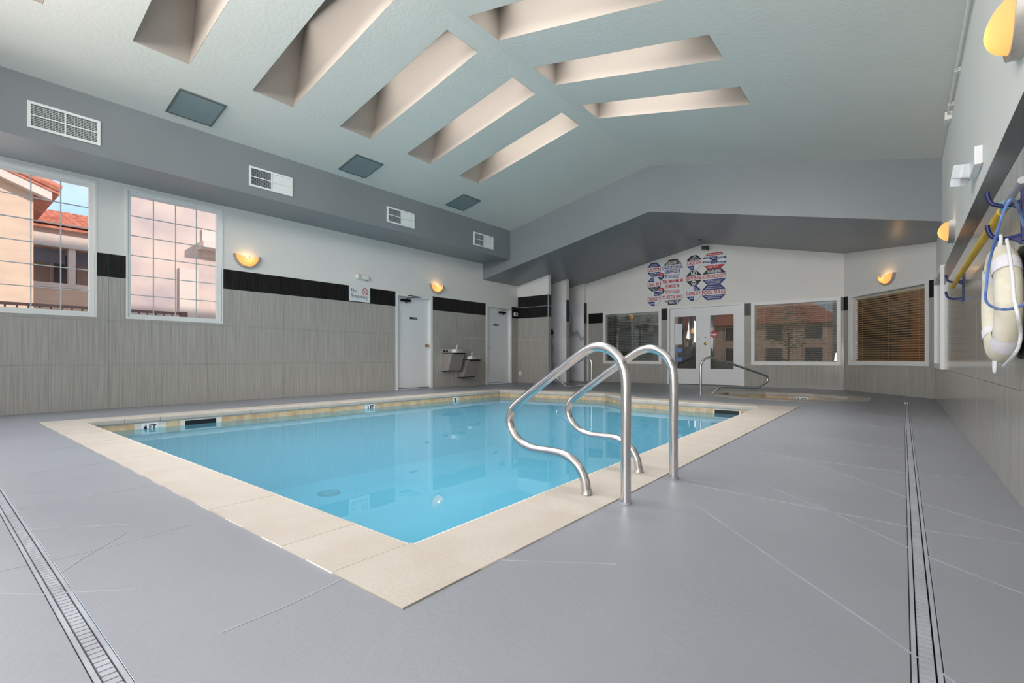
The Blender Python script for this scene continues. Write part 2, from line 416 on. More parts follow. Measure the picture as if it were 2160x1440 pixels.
RJ = [[(1440, 1017), (1673, 1063), (1923, 1112)], [(1945, 1118), (2160, 1148)], [(1520, 944), (1917, 998)], [(1930, 999), (2105, 1013)],
      [(1590, 908), (1905, 947)], [(1930, 945), (2055, 950)], [(1660, 882), (1905, 905)], [(1918, 905), (2016, 910)], [(1807, 873), (1900, 880)], [(1915, 880), (1998, 883)],
      [(1573, 937), (1740, 985), (1920, 1052)], [(1945, 1062), (2155, 1121)], [(1600, 1017), (1750, 1078), (1922, 1158)], [(1955, 1173), (2160, 1253)],
      [(1457, 1057), (1613, 1165), (1660, 1198), (1860, 1333), (1936, 1388)], [(1985, 1419), (2016, 1440)],
      [(722, 1222), (600, 1280), (465, 1335)], [(1030, 1180), (1300, 1190)]]
LJ = [[(60, 953.6), (163, 940.5)], [(60, 999), (232, 974)], [(30.5, 1076), (327, 1022.5)], [(18, 1040), (116, 1037)], [(58, 1116), (284, 1105)],
      [(98, 1185), (235, 1152), (397, 1108)], [(134, 1250), (287, 1243)], [(0, 1205), (56, 1193)], [(0, 1252), (96, 1254)], [(128, 1208), (170, 1180), (266, 1123)]]
for L in RJ + LJ:
    for i in range(len(L) - 1): strip(onZ(*L[i]), onZ(*L[i + 1]), .0028 if L in RJ else .0022)

# trench drains
def drain(name, label, along, a0, a1, c0, c1):
    t = thing(name, label, 'drain', (0, 0, 0), 'trench drains in the deck')
    def bx(mb, s0, s1, w0, w1, z0, z1):
        if along == 'y': mb.box(w0, w1, s0, s1, z0, z1)
        else: mb.box(s0, s1, w0, w1, z0, z1)
        return mb
    mb = MB(); bx(mb, a0, a1, c0, c1, -.05, -.03); bx(mb, a0, a1, c0, c0 + .003, -.03, -.002); bx(mb, a0, a1, c1 - .003, c1, -.03, -.002)
    mb.build('channel', M['dark'], t)
    for s in (c0 + .003, c1 - .012):
        bx(MB(), a0, a1, s, s + .009, -.012, .0015).build('edge_rail', M['joint'], t)
    m0, m1 = c0 + .016, c1 - .016
    bx(MB(), a0, a1, m0 - .001, m1 + .001, -.014, -.004).build('grate', M['floor'], t)
    near = sorted(((abs(a0 + k * .024 - (1.2 if along == 'y' else -1.6)), a0 + k * .024) for k in range(int((a1 - a0) / .024))))
    for d, s in near[:130]: bx(MB(), s, s + .019, m0, m1, -.004, .0012).build('grate_bar', M['joint'], t)
    mb = MB()
    for d, s in near[130:]: bx(mb, s, s + .019, m0, m1, -.004, .0012)
    mb.build('grate_bars', M['joint'], t, kind='stuff')
drain('trench_drain', 'narrow slotted trench drain running beside the right wall', 'y', DRL[3], DRR[3], DRR[0], DRR[1])
drain('trench_drain', 'narrow slotted trench drain crossing the deck at lower left', 'x', DRL[0], DRR[1], DRL[2], DRL[3])

# ------------------------------------------------------------------ ceiling with skylight shafts
SKL = [(-6.255, -4.045, .24 + 1.195 * k, .76 + 1.195 * k) for k in range(-1, 6)]
SKR = [(-3.715, -1.515, .24 + 1.195 * k, .76 + 1.195 * k) for k in range(-1, 6)]
mb = MB()
for x0, x1, sk in ((-7.5, RX, SKL), (RX, XR + .1, SKR)):
    for r in rects_minus((x0, x1, YF, YH + .05), [s for s in sk]):
        a, b, c, d = r
        mb.prism([(a, c, zc(a + 1e-6 if x0 == RX else a)), (b, c, zc(b - 1e-6 if x0 != RX else b)), (b, d, zc(b - 1e-6 if x0 != RX else b)), (a, d, zc(a + 1e-6 if x0 == RX else a))], (0, 0, .06))
tagstruct(mb.build('ceiling', M['ceiling']), 'vaulted pale painted ceiling with two sloping halves')
names_l = {0: None}
for side, sk in (('left', SKL), ('right', SKR)):
    for i, (x0, x1, y0, y1) in enumerate(sk):
        n = len(sk) - i
        vis = i - 1
        if side == 'right' and i < 3: continue
        ordn = {1: 'nearest the far wall', 2: 'second from the far wall', 3: 'third from the far wall', 4: 'fourth from the far wall', 5: 'fifth from the far wall', 6: 'sixth from the far wall', 7: 'seventh from the far wall'}[n]
        sl = 'left ceiling slope' if side == 'left' else 'right ceiling slope'
        t = thing('skylight', 'long skylight well on the %s, %s' % (sl, ordn), 'skylight', ((x0 + x1) / 2, (y0 + y1) / 2, zc((x0 + x1) / 2)), 'skylight wells in the vaulted ceiling')
        H = .92; e = 1e-4
        if side == 'left': tx0, tx1 = x0 + .30, x1
        else: tx0, tx1 = x0, x1 - .30
        x0, x1, y0, y1 = x0 + .003, x1 - .003, y0 + .003, y1 - .003
        lo = [(x0, y0, zc(x0)), (x1, y0, zc(x1)), (x1, y1, zc(x1)), (x0, y1, zc(x0))]
        hi = [(tx0, y0, zc(tx0) + H), (tx1, y0, zc(tx1) + H), (tx1, y1, zc(tx1) + H), (tx0, y1, zc(tx0) + H)]
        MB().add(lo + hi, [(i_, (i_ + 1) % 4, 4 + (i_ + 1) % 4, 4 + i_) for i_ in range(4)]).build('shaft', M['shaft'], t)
        fr = MB(); w = .04
        q = [Vector(p) for p in hi]; c = sum(q, Vector()) / 4
        for k in range(4):
            a, b = q[k], q[(k + 1) % 4]; ca = (c - a); cb = (c - b)
            ia = Vector((a.x + math.copysign(w, ca.x), a.y + math.copysign(w, ca.y), a.z)); ib = Vector((b.x + math.copysign(w, cb.x), b.y + math.copysign(w, cb.y), b.z))
            fr.prism([a, b, ib, ia], (0, 0, .05))
        fr.build('frame', M['frame'], t)
        MB().prism([p + Vector((0, 0, .052)) for p in q], (0, 0, .01)).build('pane', M['skyglass'], t)

# soffits
sof = MB().prism([(-7.4, YF, 3.07), (XL - .1, YF, 3.07), (XL - .1, YF, 3.85), (-7.55, YF, 3.85), (-7.4, YF, zc(-7.4) + .02)], (0, YH - YF, 0))
tagstruct(sof.build('wall_soffit', M['soffit']), 'long grey boxed soffit with white vents above the left wall')
hx = [XL - .1, -3.87, XR + .1]
P = [(x, YH, zs(x)) for x in hx] + [(x, YH, zc(x) + .1) for x in (XR + .1, RX, -7.4)] + [(XL - .1, YH, 3.7)]
hd = MB(); n = len(P)
back = [(x, YB + .3, zs(x)) for x in hx]; 
hd.add(P, [tuple(range(n))])
hd.add([P[0], P[1], P[2]] + back, [(0, 1, 4, 3), (1, 2, 5, 4)])
hd.add([P[0], P[1], P[2]] + [tuple(Vector(p) + Vector((0, .02, .25))) for p in P[:3]], [(0, 1, 4, 3), (1, 2, 5, 4)])
tagstruct(hd.build('wall_header', M['soffit']), 'grey gabled header dropping from the ceiling before the double doors')
tagstruct(MB().prism([(XL - .2, YH, 4.7), (XR + .2, YH, 4.7), (XR + .2, YB + 3.7, 4.7), (XL - .2, YB + 3.7, 4.7)], (0, 0, .1)).build('ceiling_attic', M['ceiling']))

# ------------------------------------------------------------------ walls
FL = Frame((XL, 0, 0), (0, 1, 0), (1, 0, 0))
winL = [(.32, 1.50, 1.246, 2.99), (1.85, 3.03, 1.246, 2.99)]
doorL = [(6.36, 7.39, 0, 2.06), (9.19, 10.24, 0, 2.06)]
near_win = (-1.0, .0, 1.246, 2.99)
wl = wall_slab('wall_left', FL, YF - .14, YB + 3.6, 3.8, winL + [near_win] + doorL, label='white left wall clad with grey tile and a black tile band')
hl = [(a - .0, b + .0, c - .0, d) for a, b, c, d in winL + [near_win]] + [(a, b, c, 2.1) for a, b, c, d in doorL]
tile_wall(FL, wl, YF, 10.6, hl, 2.08, start=.465)
FR = Frame((XR, 0, 0), (0, 1, 0), (-1, 0, 0))
wr = wall_slab('wall_right', FR, YF - .14, BY + .12, 3.47, [], label='white right wall clad with glossy grey tile and black band')
winR = (8.45, 10.15, .53, 1.90)
tile_wall(FR, wr, YF, 10.62, [winR], 1.88, start=.2, rows=[(0, .53, 'tile'), (.53, 1.07, 'tile'), (1.07, 1.63, 'tile'), (1.63, 1.875, 'band')])
FB = Frame((0, YB, 0), (1, 0, 0), (0, -1, 0))
winB = [(-6.72, -4.99, .52, 2.0), (-2.80, -1.03, .52, 2.0)]
doorB = (-4.82, -2.95, 0, 2.02)
wb = wall_slab('wall_back', FB, -7.28, AX + .02, 3.62, winB + [doorB], label='white gabled back wall with double doors and signs')
tile_wall(FB, wb, -7.2, AX, winB + [(-4.83, -2.94, 0, 2.1)], 1.99, start=.14, rows=[(0, .53, 'tile'), (.53, 1.1, 'tile'), (1.1, 1.69, 'tile'), (1.69, 1.985, 'band')])
ang = Vector((BX - AX, BY - AY, 0)); AL = ang.length
FA = Frame((AX, AY, 0), ang, (-ang.y * -1, ang.x * -1, 0))
if FA.n.y > 0: FA.n = -FA.n
FA.n = Vector((ang.y, -ang.x, 0)).normalized()
if FA.n.dot(Vector((-3, 3, 0)) - FA.o) < 0: FA.n = -FA.n
# window on the angled wall from pixel columns 1790..1961
def u_on_A(px):
    r = ray(px, 755); # intersect with wall line
    d = FA.u; o = FA.o
    den = r[0] * d.y - r[1] * d.x
    t = (o.x * d.y - o.y * d.x) / den
    pnt = Vector((r[0] * t, r[1] * t, 0)); return (pnt - o).dot(d), t
ua, ta = u_on_A(1791); ub, tb = u_on_A(1961)
winA = (ua, ub, .54, 2.02)
wa = wall_slab('wall_angled', FA, -.02, AL + .05, 3.5, [winA], label='angled white wall section with wall lamp and blinds')
tile_wall(FA, wa, .01, AL - .01, [winA], 2.0, start=.05, rows=[(0, .53, 'tile'), (.53, 1.1, 'tile'), (1.1, 1.69, 'tile'), (1.69, 1.985, 'band')])
FF = Frame((0, YF, 0), (-1, 0, 0), (0, 1, 0))
winF = [(2.45, 5.7, .5, 3.4), (6.3, 7.7, .5, 3.4)]
wf = wall_slab('wall_front', FF, -XR - .14, -XL + .14, 4.6, winF, label='white front wall with gridded windows')

# shower partitions
PX = -7.27
part_y = [(10.52, 10.64), (11.40, 11.54), (12.36, 12.52)]
for i, (y0, y1) in enumerate(part_y):
    lab = ['grey tiled partition wall end beside the shower, closest to pool', 'marble clad shower partition behind the tiled one', 'marble clad shower partition against the white back wall'][i]
    top = 2.86
    zz = lambda x: zs(x) + .02
    p = MB().prism([(XL, y0, 0), (PX, y0, 0), (PX, y0, zz(PX)), (XL, y0, zz(XL))], (0, y1 - y0, 0)).build('wall_partition', M['wall'])
    tagstruct(p, lab)
    fr = Frame((XL, y0, 0), (1, 0, 0), (0, -1, 0)); w = PX - XL
    fe = Frame((PX, y0, 0), (0, 1, 0), (1, 0, 0)); th = y1 - y0
    if i == 0:
        rows = [(0, .59, 'tile'), (.59, 1.18, 'tile'), (1.18, 1.77, 'tile'), (1.77, 2.06, 'band'), (2.065, 2.36, 'band')]
        tile_wall(fr, p, .01, w, [], 0, start=.38, rows=rows)
        tile_wall(fe, p, -.008, th, [], 0, start=-.008, rows=rows)
        fr.slab(MB(), .01, w + .01, 2.058, 2.070, 0, .013).build('tile_trim', M['alu'], p)
        fr.slab(MB(), w - .012, w + .012, 0, 2.37, -.002, .014).build('tile_trim', M['alu'], p)
    else:
        rows = [(0, 1.16, 'marble'), (1.16, 2.30 if i == 1 else 2.28, 'marble')]
        tile_wall(fr, p, .01, w, [], 0, start=-.2, step=1.25, rows=rows)
        tile_wall(fe, p, -.008, th, [], 0, start=-.008, rows=[(0, .59, 'tile'), (.59, 1.18, 'tile'), (1.18, 1.70, 'tile'), (1.70, 2.3, 'band')])
for y0, y1 in ((10.64, 11.40), (11.54, 12.36)):
    tile_wall(FL, wl, y0, y1, [], 2.3, start=y0, step=.6, rows=[(0, 1.16, 'marble'), (1.16, 2.3, 'marble')])

# skirting of the marble-free strips is not present; thin white corner trims
def casing(fr, r, w, parent, m='frame', d0=0., d1=.02, name='casing'):
    a0, a1, b0, b1 = r
    for q in ((a0 - w, a1 + w, b1, b1 + w), (a0 - w, a1 + w, b0 - w, b0), (a0 - w, a0, b0, b1), (a1, a1 + w, b0, b1)):
        fr.slab(MB(), *q, d0, d1).build(name, M[m], parent)
# gridded left windows
def grid_window(name, fr, r, cols, rows, label, depth=-.085, bar=.011, mat_g='glass'):
    t = struct(name, fr.p((r[0] + r[1]) / 2, r[2]), label)
    a0, a1, b0, b1 = r
    fw = .045
    mb = MB()
    for q in ((a0, a1, b1 - fw, b1), (a0, a1, b0, b0 + fw), (a0, a0 + fw, b0 + fw, b1 - fw), (a1 - fw, a1, b0 + fw, b1 - fw)): fr.slab(mb, *q, depth - .03, -.02)
    mb.build('window_frame', M['frame'], t)
    mb = MB()
    for q in ((a0 - .02, a1 + .02, b1, b1 + .03), (a0 - .02, a0, b0, b1), (a1, a1 + .02, b0, b1), (a0 - .02, a1 + .02, b0 - .025, b0)): fr.slab(mb, *q, -.002, .014)
    mb.build('casing', M['frame'], t)
    ca = [a0 + fw + (a1 - a0 - 2 * fw) * k / cols for k in range(cols + 1)]
    cb = [b0 + fw + (b1 - b0 - 2 * fw) * k / rows for k in range(rows + 1)]
    for k in range(1, cols): fr.slab(MB(), ca[k] - bar / 2, ca[k] + bar / 2, b0 + fw, b1 - fw, depth - .012, depth + .008).build('muntin', M['muntin'], t)
    for k in range(1, rows): fr.slab(MB(), a0 + fw, a1 - fw, cb[k] - bar / 2, cb[k] + bar / 2, depth - .011, depth + .007).build('muntin', M['muntin'], t)
    for i in range(cols):
        for j in range(rows):
            fr.slab(MB(), ca[i] + bar / 2, ca[i + 1] - bar / 2, cb[j] + bar / 2, cb[j + 1] - bar / 2, depth - .004, depth).build('pane', M[mat_g], t)
    return t
grid_window('window_1', FL, winL[0], 4, 6, 'large white framed grid window showing a red tiled roof outside')
grid_window('window_2', FL, winL[1], 4, 6, 'white framed grid window beside the left wall lamp, beige wall outside')
grid_window('window_3', FL, near_win, 4, 6, 'grid window in the left wall nearest the front')
grid_window('window_4', FF, winF[0], 8, 7, 'wide grid window in the front wall')
grid_window('window_5', FF, winF[1], 4, 5, 'smaller grid window in the front wall')

# windows with blinds
def blind_window(name, fr, r, label, slatm, n=28, cas=.075, gm='glassr'):
    a0, a1, b0, b1 = r
    t = struct(name, fr.p((a0 + a1) / 2, b0), label)
    i = (a0 + cas, a1 - cas, b0 + cas, b1 - cas)
    casing(fr, i, cas, t, d0=-.01, d1=.022)
    mb = MB()
    for q in ((i[0], i[1], i[3] - .004, i[3]), (i[0], i[1], i[2], i[2] + .004), (i[0], i[0] + .004, i[2], i[3]), (i[1] - .004, i[1], i[2], i[3])): fr.slab(mb, *q, -.13, 0)
    mb.build('jamb', M['frame'], t)
    fr.slab(MB(), i[0], i[1], i[2], i[3], -.03, -.024).build('pane', M[gm], t)
    fr.slab(MB(), i[0] + .01, i[1] - .01, i[3] - .055, i[3] - .006, -.12, -.07).build('head_rail', M['slat'], t)
    mb = MB(); H = i[3] - .06 - i[2]
    for k in range(n):
        z = i[2] + .02 + H * k / n
        P = [fr.p(i[0] + .015, z, -.118), fr.p(i[1] - .015, z, -.118), fr.p(i[1] - .015, z + .014, -.078), fr.p(i[0] + .015, z + .014, -.078)]
        mb.prism(P, (0, 0, .004))
    mb.build('slats', slatm, t, kind='stuff')
    for a in (.12, .5, .88):
        x = i[0] + (i[1] - i[0]) * a
        fr.slab(MB(), x - .004, x + .004, i[2] + .01, i[3] - .05, -.073, -.071).build('ladder_tape', slatm, t)
    fr.slab(MB(), i[0] + .015, i[1] - .015, i[2] + .004, i[2] + .018, -.12, -.075).build('bottom_rail', slatm, t)
    return t
blind_window('window_6', FB, winB[0], 'white framed window with cream blinds left of the double doors', M['slat'])
blind_window('window_7', FB, winB[1], 'white framed window with blinds right of the double doors', M['slat'])
blind_window('window_8', FA, winA, 'white framed window with tan blinds in the angled wall', M['slatb'], gm='glass')
# narrow window on the right wall, white lining
t8 = struct('window_9', FR.p(9.3, .53), 'white trimmed window at the far end of the right wall')
casing(FR, (winR[0] + .07, winR[1] - .07, winR[2] + .07, winR[3] - .07), .07, t8, d0=0, d1=.05)
FR.slab(MB(), winR[0] + .07, winR[1] - .07, winR[2] + .07, winR[3] - .07, .004, .012).build('pane', M['glassr'], t8)
FR.slab(MB(), winR[0] + .07, winR[1] - .07, winR[2] + .07, winR[3] - .07, .0, .003).build('shade', M['white'], t8)

# ------------------------------------------------------------------ doors
def single_door(name, r, label, knob_right):
    a0, a1, b0, b1 = r
    t = struct(name, FL.p((a0 + a1) / 2, 0), label)
    mb = MB(); fw = .06
    FL.slab(mb, a0, a0 + fw, 0, b1, -.12, .018); FL.slab(mb, a1 - fw, a1, 0, b1, -.12, .018); FL.slab(mb, a0 + fw, a1 - fw, b1 - fw, b1, -.12, .018)
    mb.build('door_frame', M['frame'], t)
    FL.slab(MB(), a0 + fw, a1 - fw, .03, b1 - fw, -.10, -.055).build('door_leaf', M['white'], t)
    FL.slab(MB(), a0 + fw, a1 - fw, .022, .034, -.055, -.035).build('door_sweep', M['blackm'], t)
    FL.slab(MB(), a0 + fw, a1 - fw, .0, .012, -.11, .012).build('threshold', M['alu'], t)
    # closer
    zc_ = 1.93 if knob_right else 1.90
    c = a0 + .30 if knob_right else a0 + .70
    cl = FL.slab(MB(), c - .13, c + .11, zc_ - .035, zc_ + .02, -.055, .02).build('door_closer', M['blackm'], t, bevel=.012)
    MB().lathe([(.018, 0), (.018, .05)], FL.p(c, zc_ - .06, -.01), (0, 0, 1), 10).build('pivot', M['blackm'], cl)
    e = FL.p(c + (.28 if knob_right else .20), zc_ + .07, .16)
    MB().tube([FL.p(c, zc_ + .04, -.01), e], .006, 6).build('arm', M['blackm'], cl)
    MB().tube([e, FL.p(c + (.02 if knob_right else .3), b1 - .03, .02)], .008, 6).build('arm', M['blackm'], cl)
    # name plate
    pc = (a0 + a1) / 2 + (.02 if knob_right else -.05)
    pl = FL.slab(MB(), pc - .10, pc + .10, 1.53, 1.575, -.055, -.049).build('name_plate', M['black'], t)
    text('WOMEN' if knob_right else 'MEN', M['sw'], pl, FL.p(pc - .03, 1.541, -.0485), (0, 1, 0), (0, 0, 1), .11, .022, (1, 0, 0), depth=.001)
    k = a1 - .13 if knob_right else a0 + .12
    if knob_right:
        kb = MB().lathe([(.035, 0), (.035, .008), (.012, .012), (.012, .035), (.028, .045), (.030, .06), (.018, .072)], FL.p(k, .96, -.055), (1, 0, 0), 14).build('door_knob', M['brass'], t, smooth=True)
    else:
        kb = MB().lathe([(.028, 0), (.028, .008), (.010, .012), (.010, .045)], FL.p(k, .95, -.055), (1, 0, 0), 12)
        kb.tube([FL.p(k, .95, -.015), FL.p(k + .11, .945, -.015)], .009, 8)
        kb.build('door_lever', M['steel2'], t)
single_door('door_1', doorL[0], 'white door with black closer beside the drinking fountains', True)
single_door('door_2', doorL[1], 'white door with lever handle near the shower corner', False)

# double glass doors
t = struct('door_3', FB.p(-3.9, 0), 'white double doors with tall glass panels under the signs')
a0, a1, b0, b1 = doorB
mb = MB(); FB.slab(mb, a0, a0 + .055, 0, b1, -.12, .03); FB.slab(mb, a1 - .055, a1, 0, b1, -.12, .03); FB.slab(mb, a0 + .055, a1 - .055, b1 - .055, b1, -.12, .03)
mb.build('door_frame', M['frame'], t)
leafs = [(a0 + .058, -3.925, -4.652, -4.10), (-3.92, a1 - .058, -3.745, -3.195)]
for li, (l0, l1, g0, g1) in enumerate(leafs):
    mb = MB()
    for r in rects_minus((l0, l1, .02, b1 - .058), [(g0, g1, .41, 1.75)]): FB.slab(mb, *r, -.055, -.01)
    lf = mb.build('door_leaf', M['white'], t)
    FB.slab(MB(), g0, g1, .41, 1.75, -.035, -.029).build('pane', M['glassr'], lf)
    if li == 0:
        FB.slab(MB(), l1 - .11, l1 - .085, .82, .98, -.01, .035).build('pull_handle', M['steel2'], lf)
        MB().lathe([(.015, 0), (.015, .012)], FB.p(l1 - .09, 1.17, -.01), (0, -1, 0), 10).build('lock', M['blackm'], lf)
        for z, mm in ((.90, 'hose'), (.66, 'hose'), (1.15, 'sw')):
            FB.slab(MB(), g0 + .01, g0 + .20, z - .07 if mm == 'hose' else z - .12, z + .04 if mm == 'hose' else z + .42, -.029, -.026).build('notice', M[mm], lf)
    else:
        MB().lathe([(.012, 0), (.012, .01)], FB.p(l0 + .065, 1.2, -.01), (0, -1, 0), 10).build('lock', M['blackm'], lf)
        MB().lathe([(.033, 0), (.033, .008), (.014, .012), (.014, .03), (.03, .04), (.031, .055), (.02, .065)], FB.p(l0 + .065, 1.04, -.01), (0, -1, 0), 14).build('door_knob', M['brass'], lf, smooth=True)
        dc = MB().lathe([(.085, 0), (.085, .003)], FB.p(g0 + .08, 1.27, -.029), (0, -1, 0), 24).build('sticker', M['sr'], lf)
        c = FB.p(g0 + .08, 1.27, -.0255)
        MB().obox(c, (.14, .002, .026)).build('sticker_bar', M['sw'], dc)
        for dz, s, w in ((.022, 'DO NOT', .10), (-.045, 'ENTER', .09)):
            text(s, M['sw'], dc, c + Vector((-w / 2, -.001, dz)), (1, 0, 0), (0, 0, 1), w, .022, (0, -1, 0), depth=.001)
FB.slab(MB(), -3.925, -3.915, .02, b1 - .06, -.05, -.012).build('astragal', M['frame'], t)

def onP(px, py, o, u):
    o = Vector(o); nrm = Vector((-u.y, u.x, 0)); r = Vector(ray(px, py)); c = Vector((0, 0, CAMH)); t = (o - c).dot(nrm) / r.dot(nrm); return c + r * t
# ------------------------------------------------------------------ office beyond the glass
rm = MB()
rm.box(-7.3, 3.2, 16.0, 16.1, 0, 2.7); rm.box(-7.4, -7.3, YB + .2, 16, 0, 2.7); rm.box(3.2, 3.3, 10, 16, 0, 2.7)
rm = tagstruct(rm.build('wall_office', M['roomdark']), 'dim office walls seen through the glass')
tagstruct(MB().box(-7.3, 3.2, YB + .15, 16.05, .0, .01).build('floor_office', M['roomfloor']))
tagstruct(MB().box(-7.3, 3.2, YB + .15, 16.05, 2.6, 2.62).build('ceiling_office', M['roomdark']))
wp = FA.slab(MB(), -.6, AL + 1.2, 0, 2.58, -1.62, -1.58).build('wall_wood_panel', M['wood']); tagstruct(wp, 'brown wood panelled wall behind the tan blinds')
FA2 = [ (onP(px, 700, FA.o - FA.n * 1.55, FA.u)) for px in (1800, 1918)]
tu = [(q - FA.o).dot(FA.u) for q in FA2]; tz = [onP(1860, y, FA.o - FA.n * 1.55, FA.u).z for y in (716, 640)]
pic = FA.slab(MB(), tu[0], tu[1], tz[0], tz[1], -1.575, -1.53).build('television', M['black'], bevel=.01); tag(pic, 'dark flat screen on the wood wall behind tan blinds', 'television')
for x, w in ((-5.75, .16), (-5.35, .10)):
    o = MB().box(x - w, x + w, 14.2, 14.4, .01, 2.58).build('column', M['column']); tag(o, ('wide' if w > .12 else 'narrow') + ' pale column seen through the left blinds', 'column')
t = thing('office_desk', 'dark desk behind the right glass door', 'desk', (-2.3, 14.2, 0))
MB().box(-3.3, -1.4, 13.9, 14.6, .68, .72).build('desktop', M['black'], t)
for x in (-3.25, -1.5): MB().box(x, x + .05, 13.95, 14.55, .01, .68).build('leg', M['blackm'], t)
def pendant(x, y, z, lab):
    t = thing('pendant_lamp', lab, 'lamp', (x, y, z))
    MB().tube([(x, y, z + .12), (x, y, 2.6)], .006, 6).build('cord', M['black'], t)
    MB().lathe([(.05, .12), (.07, .1), (.08, 0), (.06, -.02)], (x, y, z), (0, 0, 1), 16).build('lamp_shade', M['amber'], t, smooth=True)
pendant(-4.75, 14.3, 1.42, 'small glowing amber pendant lamp behind the left glass door')
area('office_fill_right', (.9, 12.9, 2.5), (0, 0, -1), .8, .8, 22, (1, .85, .65))  # added light so the room behind the tan blinds shows
area('office_fill', (-3, 14.2, 2.55), (0, 0, -1), 3, 1.5, 45, (1, .85, .65))  # added fill to brighten the office behind the glass

# ------------------------------------------------------------------ swimming pool
WZ = -.13
pool = thing('swimming_pool', 'large rectangular indoor pool with cream coping and blue water', 'pool', (-4, 4.3, 0))
def offs(poly, d):
    n = len(poly); P = [Vector((x, y, 0)) for x, y in poly]; area_ = sum(P[i].x * P[(i + 1) % n].y - P[(i + 1) % n].x * P[i].y for i in range(n))
    s = 1 if area_ > 0 else -1; out = []
    for i in range(n):
        a, b, c = P[i - 1], P[i], P[(i + 1) % n]
        d1 = (b - a).normalized(); d2 = (c - b).normalized()
        n1 = Vector((d1.y, -d1.x, 0)) * s; n2 = Vector((d2.y, -d2.x, 0)) * s
        m = (n1 + n2).normalized(); out.append(b + m * (d / m.dot(n1)))
    return [(p.x, p.y) for p in out]
base = offs(pool_in, .02)   # shell line slightly outside the coping nose
DEP = -1.15
mb = MB(); n = len(base)
mb.add([(x, y, -.055) for x, y in base] + [(x, y, DEP) for x, y in base], [(i, (i + 1) % n, n + (i + 1) % n, n + i) for i in range(n)])
mb.add([(x, y, DEP) for x, y in base], [tuple(range(n))])
mb.build('basin', M['plaster'], pool)
def coping(outer, inner, parent, step=.325, gap=.003, block=False):
    n = len(outer)
    V = lambda p: Vector((p[0], p[1], 0))
    prof = [(0, 0, .006), (1, .022, .006), (1, .006, .002), (1, 0, -.012), (1, .0, -.045), (1, .008, -.060), (1, .03, -.066), (0, 0, -.06)]
    def stone(o0, i0, o1, i1):
        dz = random.uniform(-.0008, .0008)
        e = (i1 - i0).normalized(); W0 = max(.05, ((o0 - i0) - e * (o0 - i0).dot(e)).length); W1 = max(.05, ((o1 - i1) - e * (o1 - i1).dot(e)).length)
        def ring(o, i_, w):
            return [(o if s_ == 0 else i_ + (o - i_) * (off / w)) + Vector((0, 0, z + (dz if z > 0 else 0))) for s_, off, z in prof]
        r = ring(o0, i0, W0) + ring(o1, i1, W1); m = len(prof)
        MB().add(r, [(q, (q + 1) % m, m + (q + 1) % m, m + q) for q in range(m)] + [tuple(range(m)), tuple(range(2 * m - 1, m - 1, -1))]).build('coping_stone', M['coping'], parent)
    def perp(i):   # interior angle close to a right angle
        a, b, c = V(inner[i - 1]) - V(inner[i]), V(inner[(i + 1) % n]) - V(inner[i]), 0
        return block and abs(a.angle(b) - pi / 2) < .2
    def proj(p, A, B):
        d = (B - A).normalized(); return A + d * (p - A).dot(d)
    for i in range(n):
        j = (i + 1) % n
        A, B, a, b = V(outer[i]), V(outer[j]), V(inner[i]), V(inner[j])
        A0 = proj(a, A, B) if perp(i) else A; B0 = proj(b, A, B) if perp(j) else B
        k = max(1, round((b - a).length / step)); g = (b - a).normalized() * (gap / 2)
        for q in range(k):
            t0, t1 = q / k, (q + 1) / k
            stone(A0.lerp(B0, t0) + g, a.lerp(b, t0) + g, A0.lerp(B0, t1) - g, a.lerp(b, t1) - g)
        if perp(i):
            Z, Y_ = V(outer[i - 1]), V(outer[i])
            P1 = proj(a, Z, Y_); c = a
            sh = (V(outer[i]) - a).normalized() * gap
            P = [c + sh, P1 + (Y_ - P1).normalized() * gap * .5, Y_, A0 + (Y_ - A0).normalized() * gap * .5]
            MB().prism([p + Vector((0, 0, -.05)) for p in P], (0, 0, .056)).build('corner_stone', M['coping'], parent)
coping(pool_out, pool_in, pool, block=True)
# grout bed below coping joints
mb = MB(); n = len(pool_out)
for i in range(n):
    j = (i + 1) % n; q = offs(pool_in, .012)
    mb.prism([(*pool_out[i], .0), (*pool_out[j], .0), (*q[j], .0), (*q[i], .0)], (0, 0, .0045))
mb.build('coping_mortar', M['grout'], pool)
# waterline tiles
def waterline(poly, parent, step=.147, z0=-.215, z1=-.062, skips=(), m='pooltile', backing=True):
    n = len(poly); ar = sum(poly[i][0] * poly[(i + 1) % n][1] - poly[(i + 1) % n][0] * poly[i][1] for i in range(n)); s = 1 if ar > 0 else -1
    for i in range(n):
        a, b = Vector((*poly[i], 0)), Vector((*poly[(i + 1) % n], 0)); L = (b - a).length; k = max(1, round(L / step)); d = (b - a).normalized()
        nin = Vector((-d.y, d.x, 0)) * s
        if backing: MB().prism([a + Vector((0, 0, z0)), b + Vector((0, 0, z0)), b + Vector((0, 0, z1)), a + Vector((0, 0, z1))], nin * .004).build('grout', M['grout'], parent)
        for j in range(k):
            c = a.lerp(b, (j + .5) / k)
            if any((c - Vector((*q, 0))).length < r for q, r in skips): continue
            p0, p1 = a.lerp(b, j / k) + d * .004, a.lerp(b, (j + 1) / k) - d * .004
            P = [p + Vector((0, 0, z)) for p, z in ((p0, z0 + .004), (p1, z0 + .004), (p1, z1 - .004), (p0, z1 - .004))]
            MB().prism(P, nin * .008).build('waterline_tile', M[m], parent)
waterline(base, pool, skips=[((-6.75, 2.23), .17), ((-1.98, 7.40), .20), ((-6.76, 1.71), .09), ((-6.71, 4.64), .09), ((-6.68, 6.50), .09)])
